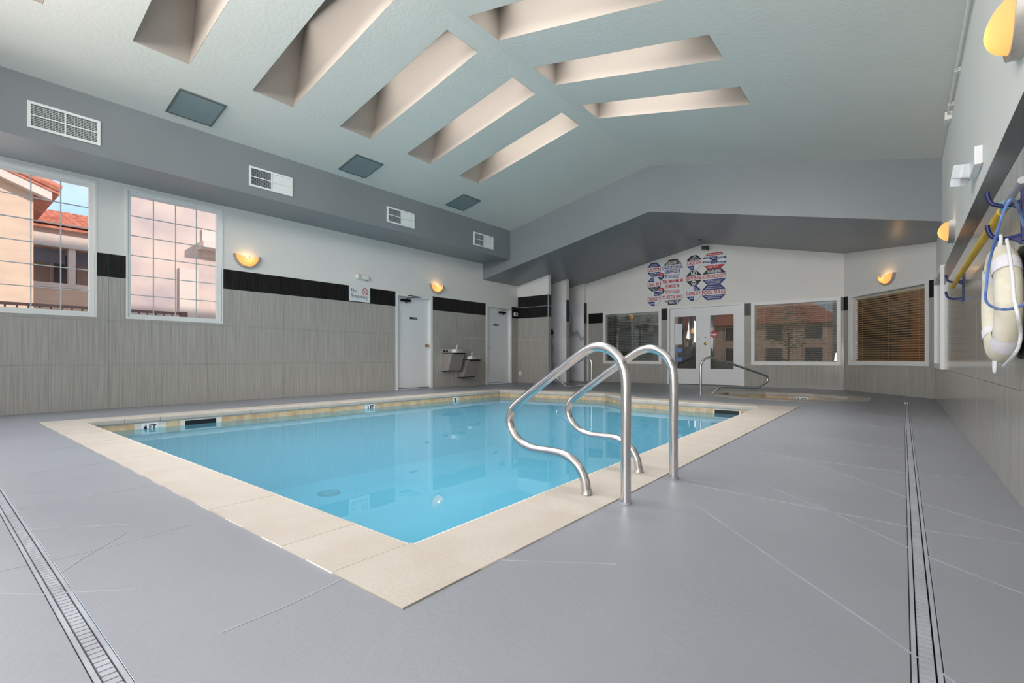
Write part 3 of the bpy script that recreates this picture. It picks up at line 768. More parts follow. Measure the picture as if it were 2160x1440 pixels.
def marker(cx, cy, d, nin, s, w=.15):
    d = Vector(d).normalized(); nin = Vector(nin).normalized(); c = Vector((cx, cy, 0))
    P = [c - d * w / 2 + Vector((0, 0, -.208)), c + d * w / 2 + Vector((0, 0, -.208)), c + d * w / 2 + Vector((0, 0, -.066)), c - d * w / 2 + Vector((0, 0, -.066))]
    o = MB().prism(P, nin * .012).build('depth_marker', M['sw'], pool)
    text(s, M['sk'], o, c - d * w * .38 + Vector((0, 0, -.150)) + nin * .0125, d, (0, 0, 1), w * .76, .066, nin, depth=.0006, bold=.02)
def edge_pt(y):  # left shell line
    (x0, y0), (x1, y1) = base[1], base[2]; return x0 + (x1 - x0) * (y - y0) / (y1 - y0)
dl = Vector((base[2][0] - base[1][0], base[2][1] - base[1][1], 0)); nl = Vector((dl.y, -dl.x, 0))
marker(edge_pt(1.71), 1.71, dl, nl, '4 FT', .16); marker(edge_pt(4.64), 4.64, dl, nl, '3 FT', .16); marker(edge_pt(6.50), 6.50, dl, nl, '3', .10)
def skimmer(c, d, nin, w=.34):
    d = Vector(d).normalized(); nin = Vector(nin).normalized(); c = Vector(c)
    R = Matrix((d, nin, Vector((0, 0, 1)))).transposed()
    o = MB().obox(c + Vector((0, 0, -.128)), (w, .012, .10), R).build('skimmer', M['black'], pool)
    for s in (-1, 1): MB().obox(c + d * s * (w / 2 + .008) + Vector((0, 0, -.128)) + nin * .004, (.016, .02, .11), R).build('skimmer_edge', M['grout'], o)
skimmer((edge_pt(2.23), 2.23, 0), dl, nl); 
d5 = Vector((base[5][0] - base[4][0], base[5][1] - base[4][1], 0)); 
skimmer((-1.98, base[5][1] + .0, 0), d5, (0, -1, 0))
# water, main drain, returns
wp_ = flat_with_holes(offs(pool_in, .018), [], WZ, 'water', M['water']); wp_.parent = pool; wp_.matrix_parent_inverse = Matrix.Translation(-Vector(pool.location)); wp_['label'] = 'still turquoise water'
md = MB().lathe([(.15, 0), (.15, .006), (.11, .016), (.11, .010), (.085, .014), (.0, .02)], (-6.02, 3.52, DEP), (0, 0, 1), 28).build('main_drain', M['drainc'], pool, smooth=True)
for k in range(24):
    a = 2 * pi * k / 24; R = Matrix.Rotation(a, 3, 'Z')
    MB().obox(Vector((-6.02, 3.52, DEP + .016)) + R @ Vector((.13, 0, 0)), (.03, .008, .006), R).build('drain_fin', M['sb'], md)
# spa
spa = thing('spa', 'small sunken spa with cream octagonal coping near the back wall', 'hot tub', (SC.x, SC.y, 0))
spa_in = octo(.98, .80); sb = offs(spa_in, .02)
coping(spa_out, spa_in, spa, step=.36)
mb = MB(); n = len(sb)
mb.add([(x, y, -.055) for x, y in sb] + [(x, y, -.9) for x, y in sb], [(i, (i + 1) % n, n + (i + 1) % n, n + i) for i in range(n)]); mb.add([(x, y, -.9) for x, y in sb], [tuple(range(n))])
mb.build('basin', M['spa'], spa)
waterline(sb, spa, z0=-.215, z1=-.062)
ws = flat_with_holes(offs(spa_in, .018), [], -.15, 'water', M['water']); ws.parent = spa; ws.matrix_parent_inverse = Matrix.Translation(-Vector(spa.location))
mk_ = onY(1692, 840, SC.y + .80); 
o = MB().box(mk_.x - .1, mk_.x + .1, SC.y + .79, SC.y + .812, -.19, -.066).build('depth_marker', M['sw'], spa)
text('3 FT', M['sk'], o, (mk_.x - .08, SC.y + .789, -.15), (1, 0, 0), (0, 0, 1), .16, .065, (0, -1, 0), depth=.001, bold=.02)

# ------------------------------------------------------------------ hand rails
def rail(Y, pts, label, r=.0235):
    P = pts
    t = tag(MB().tube(P, r, 20).build('handrail', M['steel'], smooth=True), label, 'handrail', None)
    return t
def loop_path(Y):
    a = [(-1.006, 0.002), (-1.006, .74 + .10), (-1.79, .35), (-1.58, .196), (-1.214, .196), (-1.214, .004)]
    pts = [(x, Y, z) for x, z in a]
    return pts
def main_rail(Y, label):
    raw = [(-1.006, .001), (-1.006, .30), (-1.006, .56), (-1.022, .645), (-1.065, .705), (-1.135, .735), (-1.21, .722), (-1.30, .668), (-1.50, .535), (-1.64, .437), (-1.688, .390), (-1.706, .325), (-1.678, .262), (-1.62, .214), (-1.545, .194), (-1.46, .192), (-1.375, .190), (-1.305, .170), (-1.255, .130), (-1.224, .07), (-1.214, .007)]
    P = cr_path([(x, Y, z) for x, z in raw], 6)
    t = thing('pool_handrail', label, 'handrail', (-1.006, Y, 0), 'steel pool handrails')
    MB().tube(P, .0235, 20).build('tube', M['steel'], t, smooth=True)
    MB().lathe([(.0235, 0), (.027, .002), (.0245, .006), (.0238, .03)], (-1.214, Y, .006), (0, 0, 1), 20).build('foot_sleeve', M['foot'], t, smooth=True)
    MB().lathe([(.0235, 0), (.027, .001), (.0245, .004), (.0238, .012)], (-1.006, Y, .0), (0, 0, 1), 20).build('foot_sleeve', M['floor'], t, smooth=True)
main_rail(2.09, 'curved steel pool handrail in the foreground, the closer of two')
main_rail(2.695, 'curved steel pool handrail just behind the foreground one')
def plane_pt(px, py, P0, d):
    P0 = Vector(P0); nrm = Vector((-d[1], d[0], 0)); r = Vector(ray(px, py)); t = (P0 - Vector((0, 0, CAMH))).dot(nrm) / r.dot(nrm)
    return Vector((0, 0, CAMH)) + r * t
def small_rail(pp, P0, d, label, rads, r=.021):
    pts = [plane_pt(*q, P0, d) for q in pp]; pts[0].z = 0; pts[-1].z = 0
    t = thing('pool_handrail', label, 'handrail', tuple(pts[0]), 'steel pool handrails')
    MB().tube(round_path(pts, rads, 8), r, 14).build('tube', M['steel'], t, smooth=True)
    for p in (pts[0], pts[-1]): MB().lathe([(r + .012, 0), (r + .012, .01), (r + .002, .014), (r + .002, .022)], p, (0, 0, 1), 14).build('escutcheon', M['steel2'], t, smooth=True)
small_rail([(1478, 832), (1478, 745), (1632, 797), (1598, 817.5), (1516, 816), (1501, 834)], (-2.93, 9.215, 0), (.8, .6), 'steel handrail standing at the spa before the double doors', [.18, .16, .1, .16])
small_rail([(1248, 822), (1248, 748), (1166, 790), (1196, 816), (1236, 811), (1237, 822)], (-5.18, 9.12, 0), (-1, 0), 'small steel handrail at the far end of the pool', [.12, .1, .1, .05], .02)

# ------------------------------------------------------------------ wall lamps
def sconce(fr, u, z, label, r=.205):
    base_ = fr.p(u, z)
    t = thing('wall_lamp', label, 'lamp', tuple(base_), 'amber half round wall lamps')
    V = fr.z; U = fr.u; Nn = fr.n
    mb = MB(); K, J = 20, 7
    # glass dome over a half disc, apex at mid height
    vs = []; fs = []
    for j in range(J + 1):
        f = 1 - j / J
        for k in range(K + 1):
            a = -pi + pi * k / K
            u_ = cos(a) * r * .87 * f; v_ = sin(a) * r * .87 * f - r * .38 * (1 - f) * 1.0
            d = .030 + .105 * math.sqrt(max(0, 1 - f * f))
            vs.append(base_ + U * u_ + V * v_ + Nn * d)
    for j in range(J):
        for k in range(K): fs.append((j * (K + 1) + k, j * (K + 1) + k + 1, (j + 1) * (K + 1) + k + 1, (j + 1) * (K + 1) + k))
    g = MB().add(vs, fs).build('glass_shade', M['amberglass'], t, smooth=True)
    arc = [base_ + U * cos(-pi + pi * k / 18) * r + V * sin(-pi + pi * k / 18) * r for k in range(19)]
    arci = [base_ + U * cos(-pi + pi * k / 18) * r * .88 + V * sin(-pi + pi * k / 18) * r * .88 for k in range(19)]
    mb = MB(); n = 19
    A = arc + arci; B = [p + Nn * .052 for p in A]
    fs = []
    for k in range(18): fs += [(2 * n + k, 2 * n + k + 1, 3 * n + k + 1, 3 * n + k), (k, k + 1, 2 * n + k + 1, 2 * n + k), (n + k, n + k + 1, 3 * n + k + 1, 3 * n + k), (k, k + 1, n + k + 1, n + k)]
    fs += [(0, n, 3 * n, 2 * n), (18, n + 18, 3 * n + 18, 2 * n + 18)]
    mb.add(A + B, fs).build('rim', M['steel2'], t, smooth=True)
    MB().obox(base_ + Nn * .006 - V * r * .3, (.10, .10, .012), Matrix((U, V, Nn)).transposed()).build('backplate', M['steel2'], t)
    p = base_ + Nn * .035 - V * r * .25
    MB().lathe([(.004, -.03), (.02, -.02), (.026, 0), (.02, .02), (.004, .032)], p, fr.z, 12).build('bulb', M['bulb'], t, smooth=True)
    l = bpy.data.lights.new('lamp_light', 'POINT'); l.energy = .42; l.color = (1, .66, .34); l.shadow_soft_size = .03
    o = bpy.data.objects.new('lamp_light', l); o.location = base_ + Nn * .085 - V * .05; COL.objects.link(o)
    return t
sconce(FL, 3.40, 2.345, 'half round amber wall lamp right of the second window on left wall')
sconce(FL, 7.50, 2.36, 'half round amber wall lamp above the door by the fountains')
sconce(FR, 7.05, 2.13, 'amber wall lamp seen edge-on at far end of right wall')
sconce(FR, 3.16, 2.26, 'large amber wall lamp cut off at the top right corner')
uu, tt = u_on_A(1873); zz_ = CAMH + (HY - 578) / F_ * tt
sconce(FA, uu, zz_, 'amber wall lamp on the angled wall above the tan blinds')

# ------------------------------------------------------------------ soffit vents and ceiling panels
vent_lab = ['wide white air vent on the grey soffit at far left, all four louvres open', 'white soffit vent above the left wall lamp, right half closed', 'small white soffit vent, third from the left', 'smallest white soffit vent next to the gabled header']
for i, (y0, y1) in enumerate([(.773, 1.388), (3.065, 3.704), (5.483, 6.12), (7.80, 8.45)]):
    t = thing('air_vent', vent_lab[i], 'vent', (-7.4, (y0 + y1) / 2, 3.19), 'white vents along the grey soffit'); F7 = Frame((-7.4, 0, 0), (0, 1, 0), (1, 0, 0)); b0, b1 = 3.19, 3.48
    w = .028; mid = (y0 + y1) / 2; zm = (b0 + b1) / 2
    mb = MB()
    for q in ((y0, y1, b1 - w, b1), (y0, y1, b0, b0 + w), (y0, y0 + w, b0 + w, b1 - w), (y1 - w, y1, b0 + w, b1 - w)): F7.slab(mb, *q, 0, .018)
    mb.build('frame', M['frame'], t)
    F7.slab(MB(), mid - .007, mid + .007, b0 + w, b1 - w, 0, .016).build('mullion', M['frame'], t)
    F7.slab(MB(), y0 + w, y1 - w, zm - .007, zm + .007, 0, .0155).build('mullion', M['frame'], t)
    for ii, (q0, q1) in enumerate(((y0 + w, mid - .007), (mid + .007, y1 - w))):
        op = ii == 0 or i == 0
        bk = F7.slab(MB(), q0, q1, b0 + w, b1 - w, .0, .003).build('backing', M['black'] if (ii == 0 and i) else (M['grille'] if op else M['frame']), t)
        for zz0, zz1 in ((b0 + w, zm - .007), (zm + .007, b1 - w)):
            if op:
                g = MB()
                for k in range(1, 6): z = zz0 + (zz1 - zz0) * k / 6; F7.slab(g, q0, q1, z - .0014, z + .0014, .003, .012)
                for k in range(1, 11): y = q0 + (q1 - q0) * k / 11; F7.slab(g, y - .0010, y + .0010, zz0, zz1, .003, .009)
                g.build('louvre_grid', M['muntin'] if i else M['frame'], t, kind='stuff')
            else:
                F7.slab(MB(), q0 + .003, q1 - .003, zz0 + .003, zz1 - .003, .003, .010).build('damper_plate', M['frame'], t)
plab = ['square grey ceiling panel nearest the camera above the left soffit', 'square grey ceiling panel between the other two', 'square grey ceiling panel farthest away near the header']
for i, (y0, y1) in enumerate([(1.99, 2.51), (4.385, 4.90), (6.775, 7.29)]):
    x0, x1 = -7.22, -6.70
    t = thing('ceiling_panel', plab[i], 'panel', ((x0 + x1) / 2, (y0 + y1) / 2, zc(-6.96)), 'grey panels on the left ceiling slope')
    def cp(mb, a, b, c, d, dz0, dz1):
        return mb.prism([(a, c, zc(a) - dz0), (b, c, zc(b) - dz0), (b, d, zc(b) - dz0), (a, d, zc(a) - dz0)], (0, 0, dz0 - dz1))
    mb = MB(); w = .018
    cp(mb, x0, x1, y0, y0 + w, .014, 0); cp(mb, x0, x1, y1 - w, y1, .014, 0); cp(mb, x0, x0 + w, y0 + w, y1 - w, .014, 0); cp(mb, x1 - w, x1, y0 + w, y1 - w, .014, 0)
    mb.build('frame', M['grille'], t)
    cp(MB(), x0 + w, x1 - w, y0 + w, y1 - w, .010, 0).build('plate', M['darkgrey'], t)

# conduit along the right wall top
t = thing('conduit', 'white painted electrical conduit along the top of the right wall', 'pipe', (XR, 4, 3.4))
pz = lambda y: zc(XR) - .045
P = [(XR - .032, YF + .1, pz(0)), (XR - .032, 7.35, pz(0))]
MB().tube(P, .011, 10).build('pipe', M['wall'], t, smooth=True)
for y in (1.5, 3.2, 5.05, 6.3, 7.1): MB().obox((XR - .022, y, pz(0)), (.044, .05, .034)).build('clamp', M['wall'], t)
MB().obox((XR - .03, 7.45, pz(0) - .01), (.06, .16, .09)).build('junction_box', M['wall'], t)

# ------------------------------------------------------------------ emergency lights, cameras, plates
t = thing('emergency_light', 'white two-headed emergency light high on the right wall', 'light', (XR, 4.87, 2.1))
MB().box(XR - .045, XR, 4.62, 5.0, 2.02, 2.15).build('housing', M['white'], t, bevel=.008)
for y, dz in ((4.98, .0), (5.14, -.02)):
    MB().obox((XR - .085, y, 2.09 + dz), (.07, .11, .10), Matrix.Rotation(.5, 3, 'Z') @ Matrix.Rotation(.3, 3, 'X')).build('lamp_head', M['white'], t, bevel=.01)
    MB().tube([(XR - .03, y - .03, 2.06), (XR - .07, y, 2.07 + dz)], .012, 8).build('arm', M['grille'], t)
t = thing('emergency_light', 'small white emergency light box above the no smoking sign', 'light', (XL, 5.54, 2.26))
MB().box(XL, XL + .07, 5.42, 5.68, 2.225, 2.315).build('housing', M['wall'], t, bevel=.01)
MB().box(XL + .07, XL + .075, 5.43, 5.50, 2.235, 2.305).build('lens', M['muntin'], t)
MB().box(XL + .03, XL + .06, 5.62, 5.65, 2.212, 2.225).build('test_button', M['grille'], t)
t = thing('security_camera', 'small black security camera at the gable peak above the signs', 'camera', (-3.81, YB - .02, 3.42))
MB().lathe([(.03, 0), (.03, .02), (.012, .03), (.012, .06)], (-3.80, YB, 3.40), (0, -1, 0), 12).build('mount', M['black'], t)
MB().obox((-3.83, YB - .12, 3.425), (.16, .10, .075), Matrix.Rotation(.3, 3, 'Z'), .02).build('body', M['black'], t)
MB().lathe([(.028, 0), (.028, .02)], (-3.86, YB - .16, 3.42), (-.3, -1, -.1), 12).build('lens', M['grille'], t)
t = thing('smoke_detector', 'tiny dark detector on the grey soffit above the camera', 'detector', (-3.85, 11.6, 3.54))
MB().lathe([(.045, 0), (.04, -.025), (.02, -.04)], (-3.80, 11.9, zs(-3.80)), (0, 0, 1), 14).build('cap', M['grille'], t)
t = thing('outlet', 'white wall outlet low on the tiled partition', 'outlet', (-8.17, 10.5, .37))
q = onY(1097, 787, 10.5)
MB().box(q.x - .04, q.x + .04, 10.500, 10.511, q.z - .06, q.z + .06).build('cover_plate', M['white'], t, bevel=.002)
for dz in (-.028, .028): MB().box(q.x - .016, q.x + .016, 10.497, 10.5, q.z + dz - .014, q.z + dz + .014).build('socket', M['frame'], t)
t = thing('thermostat', 'small white control box on the black band in the far left corner', 'switch', (XL, 10.4, 1.87))
q = onX(1088, 663, XL + .03)
MB().box(XL + .009, XL + .05, q.y - .07, q.y + .07, q.z - .05, q.z + .05).build('case', M['white'], t, bevel=.006)
MB().box(XL + .05, XL + .053, q.y - .04, q.y + .01, q.z - .02, q.z + .03).build('dial', M['grille'], t)
# shower fittings on the first marble wall
t = thing('shower', 'black shower head and valve at the edge of the marble wall', 'shower', (-7.95, 11.4, 1.8))
q = onY(1161, 668, 11.3); v = onY(1161, 701, 11.38)
MB().tube([(q.x - .12, 11.39, q.z + .06), (q.x - .08, 11.33, q.z + .08), (q.x - .04, 11.28, q.z + .03)], .012, 8).build('arm', M['blackm'], t)
MB().lathe([(.012, 0), (.035, -.03), (.04, -.05), (.01, -.052)], (q.x, 11.27, q.z + .03), (-.2, .4, 1), 14).build('shower_head', M['blackm'], t)
MB().lathe([(.085, 0), (.085, .01), (.03, .02), (.03, .05)], (v.x + .01, 11.39, v.z), (0, -1, 0), 20).build('valve', M['blackm'], t)
MB().tube([(v.x + .01, 11.34, v.z), (v.x + .07, 11.34, v.z - .03)], .008, 8).build('handle', M['blackm'], t)

# ------------------------------------------------------------------ drinking fountains
def fountain(y0, z1, label, wide):
    t = thing('drinking_fountain', label, 'fountain', (XL, y0 + .25, z1), 'steel wall drinking fountains')
    x = XL + .009; w = .47; h = .52
    # tapered cabinet
    dt, db = .33, .20
    A = [(x, y0 + .02, z1 - h), (x + db, y0 + .02, z1 - h + .01), (x + dt, y0 + .02, z1 - .11), (x, y0 + .02, z1 - .11)]
    MB().prism(A, (0, w - .06, 0)).build('cabinet', M['steel2'], t, bevel=.006)
    MB().prism([(x, y0 + .018, z1 - h - .012), (x + db - .01, y0 + .018, z1 - h - .005), (x + db - .01, y0 + .018, z1 - h + .01), (x, y0 + .018, z1 - h)], (0, w - .056, 0)).build('bottom_panel', M['blackm'], t)
    # basin slab with rounded front
    P = []
    for k in range(13):
        a = -pi / 2 + pi * k / 12; P.append((x + .30 + cos(a) * .17, y0 + w / 2 + sin(a) * (w / 2), z1 - .10))
    P = [(x, y0, z1 - .10)] + P + [(x, y0 + w, z1 - .10)]
    MB().prism(P, (0, 0, .085)).build('basin', M['steel2'], t, bevel=.008)
    Q = [((p[0] - x) * .86 + x + .03, (p[1] - y0 - w / 2) * .84 + y0 + w / 2, z1 - .016) for p in P]
    MB().prism(Q, (0, 0, .003)).build('bowl', M['grille'], t)
    MB().prism([(x, y0 + .1, z1 - .13), (x + .36, y0 + .1, z1 - .13), (x + .36, y0 + w - .04, z1 - .13), (x, y0 + w - .04, z1 - .13)], (0, 0, .03)).build('shadow_strip', M['black'], t)  # solid black strip standing in for the shaded gap under the basin
    for k in (0, 1): MB().box(x + .06 + k * .09, x + .13 + k * .09, y0 - .004, y0 + .004, z1 - .085, z1 - .04).build('grille', M['black'], t)
    s = Vector((x + .10, y0 + w - .07, z1 - .015))
    MB().tube(cr_path([s, s + Vector((0, 0, .05)), s + Vector((.015, -.01, .09)), s + Vector((.05, -.02, .10))], 4), .012, 8, rs=None).build('spout', M['white'], t, smooth=True)
    MB().obox(s + Vector((0, .0, .045)), (.035, .03, .08), None, .008).build('spout_guard', M['white'], t)
fountain(7.66, .90, 'upper steel drinking fountain beside the white door', True)
fountain(8.17, .745, 'lower steel drinking fountain right of the upper one', True)

# ------------------------------------------------------------------ signs
def octagon(cx, cz, w, h, kx=.30, kz=.30):
    a, b = w / 2, h / 2; ax, bz = a - min(w, h) * kx, b - min(w, h) * kz
    return [(cx + x, cz + z) for x, z in ((-ax, -b), (ax, -b), (a, -bz), (a, bz), (ax, b), (-ax, b), (-a, bz), (-a, -bz))]
def clip_band(poly, z0, z1, x0=None, x1=None):
    def clip(P, f, v):
        out = []
        for i in range(len(P)):
            p, q = P[i], P[(i + 1) % len(P)]; fp, fq = f(p) , f(q)
            if fp >= 0: out.append(p)
            if (fp >= 0) != (fq >= 0): t = fp / (fp - fq); out.append((p[0] + (q[0] - p[0]) * t, p[1] + (q[1] - p[1]) * t))
        return out
    P = clip(poly, lambda p: p[1] - z0, 0); P = clip(P, lambda p: z1 - p[1], 0)
    if x0 is not None: P = clip(P, lambda p: p[0] - x0, 0)
    if x1 is not None: P = clip(P, lambda p: x1 - p[0], 0)
    return P
def sign(px0, px1, py0, py1, label, bands, lines, edge='sb'):
    """bands: (v0,v1,material[,u0,u1]) ; lines: (string, u0,u1,v0,v1, material) in 0..1 of the sign, v up"""
    Y = YB - .004
    p = onY((px0 + px1) / 2, (py0 + py1) / 2, Y)
    l = onY(px0, (py0 + py1) / 2, Y).x; r = onY(px1, (py0 + py1) / 2, Y).x
    zt = onY((px0 + px1) / 2, py0, Y).z; zb = onY((px0 + px1) / 2, py1, Y).z
    w, h = r - l, zt - zb; cx, cz = (l + r) / 2, (zt + zb) / 2
    t = thing('safety_sign', label, 'sign', (cx, Y, cz), 'safety signs above the double doors')
    O = octagon(cx, cz, w, h)
    MB().prism([(x, Y + .003, z) for x, z in octagon(cx, cz, w + .008, h + .008)], (0, -.005, 0)).build('border', M['wall'] if edge is None else M[edge], t)
    MB().prism([(x, Y - .002, z) for x, z in O], (0, -.003, 0)).build('plate', M['sw'], t)
    for b in bands:
        x0 = l + w * b[3] if len(b) > 3 else None; x1 = l + w * b[4] if len(b) > 3 else None
        P = clip_band(O, zb + h * b[0], zb + h * b[1], x0, x1)
        if len(P) > 2: MB().prism([(x, Y - .005, z) for x, z in P], (0, -.001, 0)).build('colour_band', M[b[2]], t)
    for s, u0, u1, v0, v1, mm in lines:
        text(s, M[mm], t, (l + w * u0, Y - .0062, zb + h * v0), (1, 0, 0), (0, 0, 1), w * (u1 - u0), h * (v1 - v0), (0, -1, 0), depth=.0008, bold=.012)
sc = lambda x0, x1, y0, y1: (1340 + x0 / 9, 1340 + x1 / 9, 500 + y0 / 9, 500 + y1 / 9)
sign(*sc(238, 478, 487, 748), 'octagonal CAUTION sign at the top of the leftmost column', [(.68, 1, 'sb'), (0, .30, 'sb')],
     [('CAUTION', 0, 1, .35, .62, 'sr'), ('CHILDREN SHOULD NOT', .28, .72, .84, .90, 'sw'), ('USE SPA WITHOUT ADULT', .2, .8, .74, .80, 'sw'), ('PREGNANT WOMEN AND', .15, .85, .18, .24, 'sw'), ('ELDERLY PERSONS', .28, .72, .08, .14, 'sw')])
sign(*sc(240, 482, 765, 1022), 'octagonal DIAL 911 sign in the leftmost column', [(.68, 1, 'sb', 0, .5), (0, .30, 'sk')],
     [('DIAL 911', 0, 1, .35, .60, 'sr'), ('IN AN', .28, .47, .86, .92, 'sw'), ('EMERGENCY', .16, .47, .76, .81, 'sw'), ('EMERGENCY PHONE', .2, .8, .20, .26, 'sw'), ('LOCATED AT POOL', .26, .74, .11, .16, 'sw'), ('AREA', .4, .6, .03, .08, 'sw')])
sign(*sc(240, 484, 1040, 1302), 'octagonal CAPACITY sign at the bottom of leftmost column', [(.70, 1, 'sb', .5, 1), (0, .30, 'sb', 0, .53)],
     [('CAPACITY', 0, 1, .36, .62, 'sr'), ('MAX', .54, .68, .86, .92, 'sw'), ('BATHER', .54, .8, .77, .83, 'sw'), ('SPA', .24, .48, .10, .22, 'sw')])
sign(*sc(438, 553, 682, 802), 'small red and blue octagon sign beside the upper CAUTION', [(.56, 1, 'sr'), (0, .42, 'sb')], [('NO', .36, .64, .64, .86, 'sw'), ('DIVING', .25, .75, .2, .34, 'sw')])
sign(*sc(440, 556, 960, 1078), 'small red and blue octagon sign beside the lower CAPACITY', [(.56, 1, 'sr'), (0, .42, 'sb')], [('CALL', .32, .68, .64, .84, 'sw'), ('911', .32, .68, .16, .34, 'sw')])
sign(*sc(515, 915, 425, 1280), 'tall sign of narrow words about children and spa time', [(.885, 1, 'sk'), (0, .10, 'sk'), (.895, .99, 'sr', .16, .72), (.70, .78, 'sb', .12, .84), (.012, .09, 'sb', .34, .84)],
     [('CHILDREN 12', .18, .86, .895, .975, 'sw'), ('OF AGE OR YOUNGER', 0, .98, .79, .87, 'sb'), ('MUST BE ACCOMPANIED', .14, .82, .705, .775, 'sw'), ('BY AN ADULT', .15, .82, .59, .67, 'sb'),
      ('THE MAXIMUM', .0, .97, .48, .56, 'sr'), ('RECOMMENDED TIME', .14, .82, .37, .45, 'sr'), ('FOR SUCH CHILDREN', .14, .82, .25, .33, 'sr'), ('TO USE THE SPA IS', .0, .96, .13, .21, 'sr'), ('10 MINUTES', .18, .82, .015, .088, 'sw')], edge=None)
sign(*sc(985, 1252, 347, 622), 'octagonal CAUTION sign in the third column', [(.66, 1, 'sk'), (0, .30, 'sb', 0, .5)],
     [('CAUTION', 0, 1, .36, .64, 'sr'), ('KEEP', .42, .62, .87, .93, 'sw'), ('POOL GATE', .3, .72, .78, .84, 'sw'), ('CLOSED AT ALL TIMES', .2, .82, .69, .75, 'sw'), ('CHILDREN', .15, .46, .18, .23, 'sw'), ('ONLY', .26, .46, .09, .14, 'sw')])
sign(*sc(978, 1248, 640, 915), 'octagonal NO DIVING sign in the third column', [(.68, 1, 'sk'), (0, .33, 'sk')],
     [('NO', .31, .72, .70, .97, 'sw'), ('DIVING', 0, 1, .37, .65, 'sr'), ('X', .40, .60, .07, .27, 'sw'), ('O', .32, .68, .02, .32, 'sw')])
sign(*sc(975, 1242, 930, 1205), 'octagonal CAPACITY sign at the bottom of third column', [(.68, 1, 'sb', .5, 1), (0, .30, 'sb', 0, .52)],
     [('CAPACITY', 0, 1, .36, .63, 'sr'), ('MAX', .54, .68, .86, .92, 'sw'), ('BATHER', .54, .8, .76, .82, 'sw'), ('POOL', .22, .48, .11, .22, 'sw')])
sign(*sc(1283, 1725, 297, 592), 'wide octagonal sign with blue stripes and 911 at top right', [(.84, 1, 'sr'), (0, .22, 'sr'), (.68, .79, 'sb', 0, .63), (.60, .70, 'sb', .30, 1), (.40, .52, 'sb', 0, .63), (.30, .40, 'sb', .36, 1), (.5, .62, 'sb', .38, .63)],
     [('ARTIFICIAL RESPIRATION', .22, .78, .88, .95, 'sw'), ('IN CASE OF EMERGENCY', .16, .46, .12, .17, 'sw'), ('CALL', .24, .42, .04, .09, 'sw'), ('911', .48, .66, .05, .18, 'sw'), ('CHECK AIRWAY', .1, .6, .71, .76, 'sw'), ('GIVE BREATHS', .4, .9, .62, .67, 'sw'), ('CONTINUE UNTIL', .05, .58, .43, .49, 'sw'), ('HELP ARRIVES', .4, .9, .32, .37, 'sw')], edge='sb')
sign(*sc(1280, 1715, 600, 888), 'wide WARNING NO LIFEGUARD ON DUTY sign', [(.69, 1, 'sk'), (0, .32, 'sb')],
     [('WARNING', .20, .80, .72, .96, 'sw'), ('NO LIFEGUARD ON DUTY', 0, 1, .38, .64, 'sr'), ('CHILDREN UNDER THE AGE OF 14', .12, .86, .20, .26, 'sw'), ('MUST BE WITH A PARENT', .2, .8, .11, .17, 'sw'), ('OR ADULT GUARDIAN', .28, .72, .03, .08, 'sw')])
sign(*sc(1272, 1705, 900, 1185), 'wide POOL RULES sign at the bottom right of the group', [(.66, 1, 'sb'), (0, .32, 'sb')],
     [('POOL RULES', 0, 1, .37, .64, 'sr'), ('NO RUNNING OR ROUGH PLAY', .22, .80, .85, .91, 'sw'), ('SHOWER BEFORE ENTERING POOL', .14, .88, .73, .79, 'sw'), ('NO GLASS OR ALCOHOL', .12, .88, .21, .27, 'sw'), ('NO PETS IN POOL AREA', .22, .78, .09, .15, 'sw')])
# no smoking sign
t = thing('no_smoking_sign', 'white No Smoking sign over the black tile band', 'sign', (XL, 5.49, 1.93))
x = XL + .012; y0, y1, z0, z1 = 5.262, 5.735, 1.785, 2.085
rr = .025; P = []
for cy, cz, a_ in ((y1 - rr, z1 - rr, 0), (y0 + rr, z1 - rr, 90), (y0 + rr, z0 + rr, 180), (y1 - rr, z0 + rr, 270)):
    for k in range(5): a = radians(a_ + 22.5 * k); P.append((x, cy + cos(a) * rr, cz + sin(a) * rr))
MB().prism(P, (.006, 0, 0)).build('plate', M['sw'], t)
text('No', M['sk'], t, (x + .006, y0 + .045, z0 + .172), (0, 1, 0), (0, 0, 1), .115, .075, (1, 0, 0), depth=.001)
text('Smoking', M['sk'], t, (x + .006, y0 + .045, z0 + .045), (0, 1, 0), (0, 0, 1), .365, .095, (1, 0, 0), depth=.001)
cc = Vector((x + .009, y0 + .355, z0 + .205)); 
ring = [cc + Vector((0, cos(2 * pi * k / 28) * .063, sin(2 * pi * k / 28) * .063)) for k in range(29)]
MB().tube(ring, .0065, 6).build('prohibition_ring', M['sr'], t, smooth=True)
MB().tube([cc + Vector((.001, -.044, .044)), cc + Vector((.001, .044, -.044))], .006, 6).build('prohibition_bar', M['sr'], t)
MB().tube([cc + Vector((0, -.04, -.008)), cc + Vector((0, .032, -.008))], .004, 6).build('cigarette', M['sk'], t)
MB().tube(cr_path([cc + Vector((0, .03, .004)), cc + Vector((0, .036, .014)), cc + Vector((0, .026, .022)), cc + Vector((0, .034, .034))], 4), .0022, 5).build('smoke', M['sk'], t)

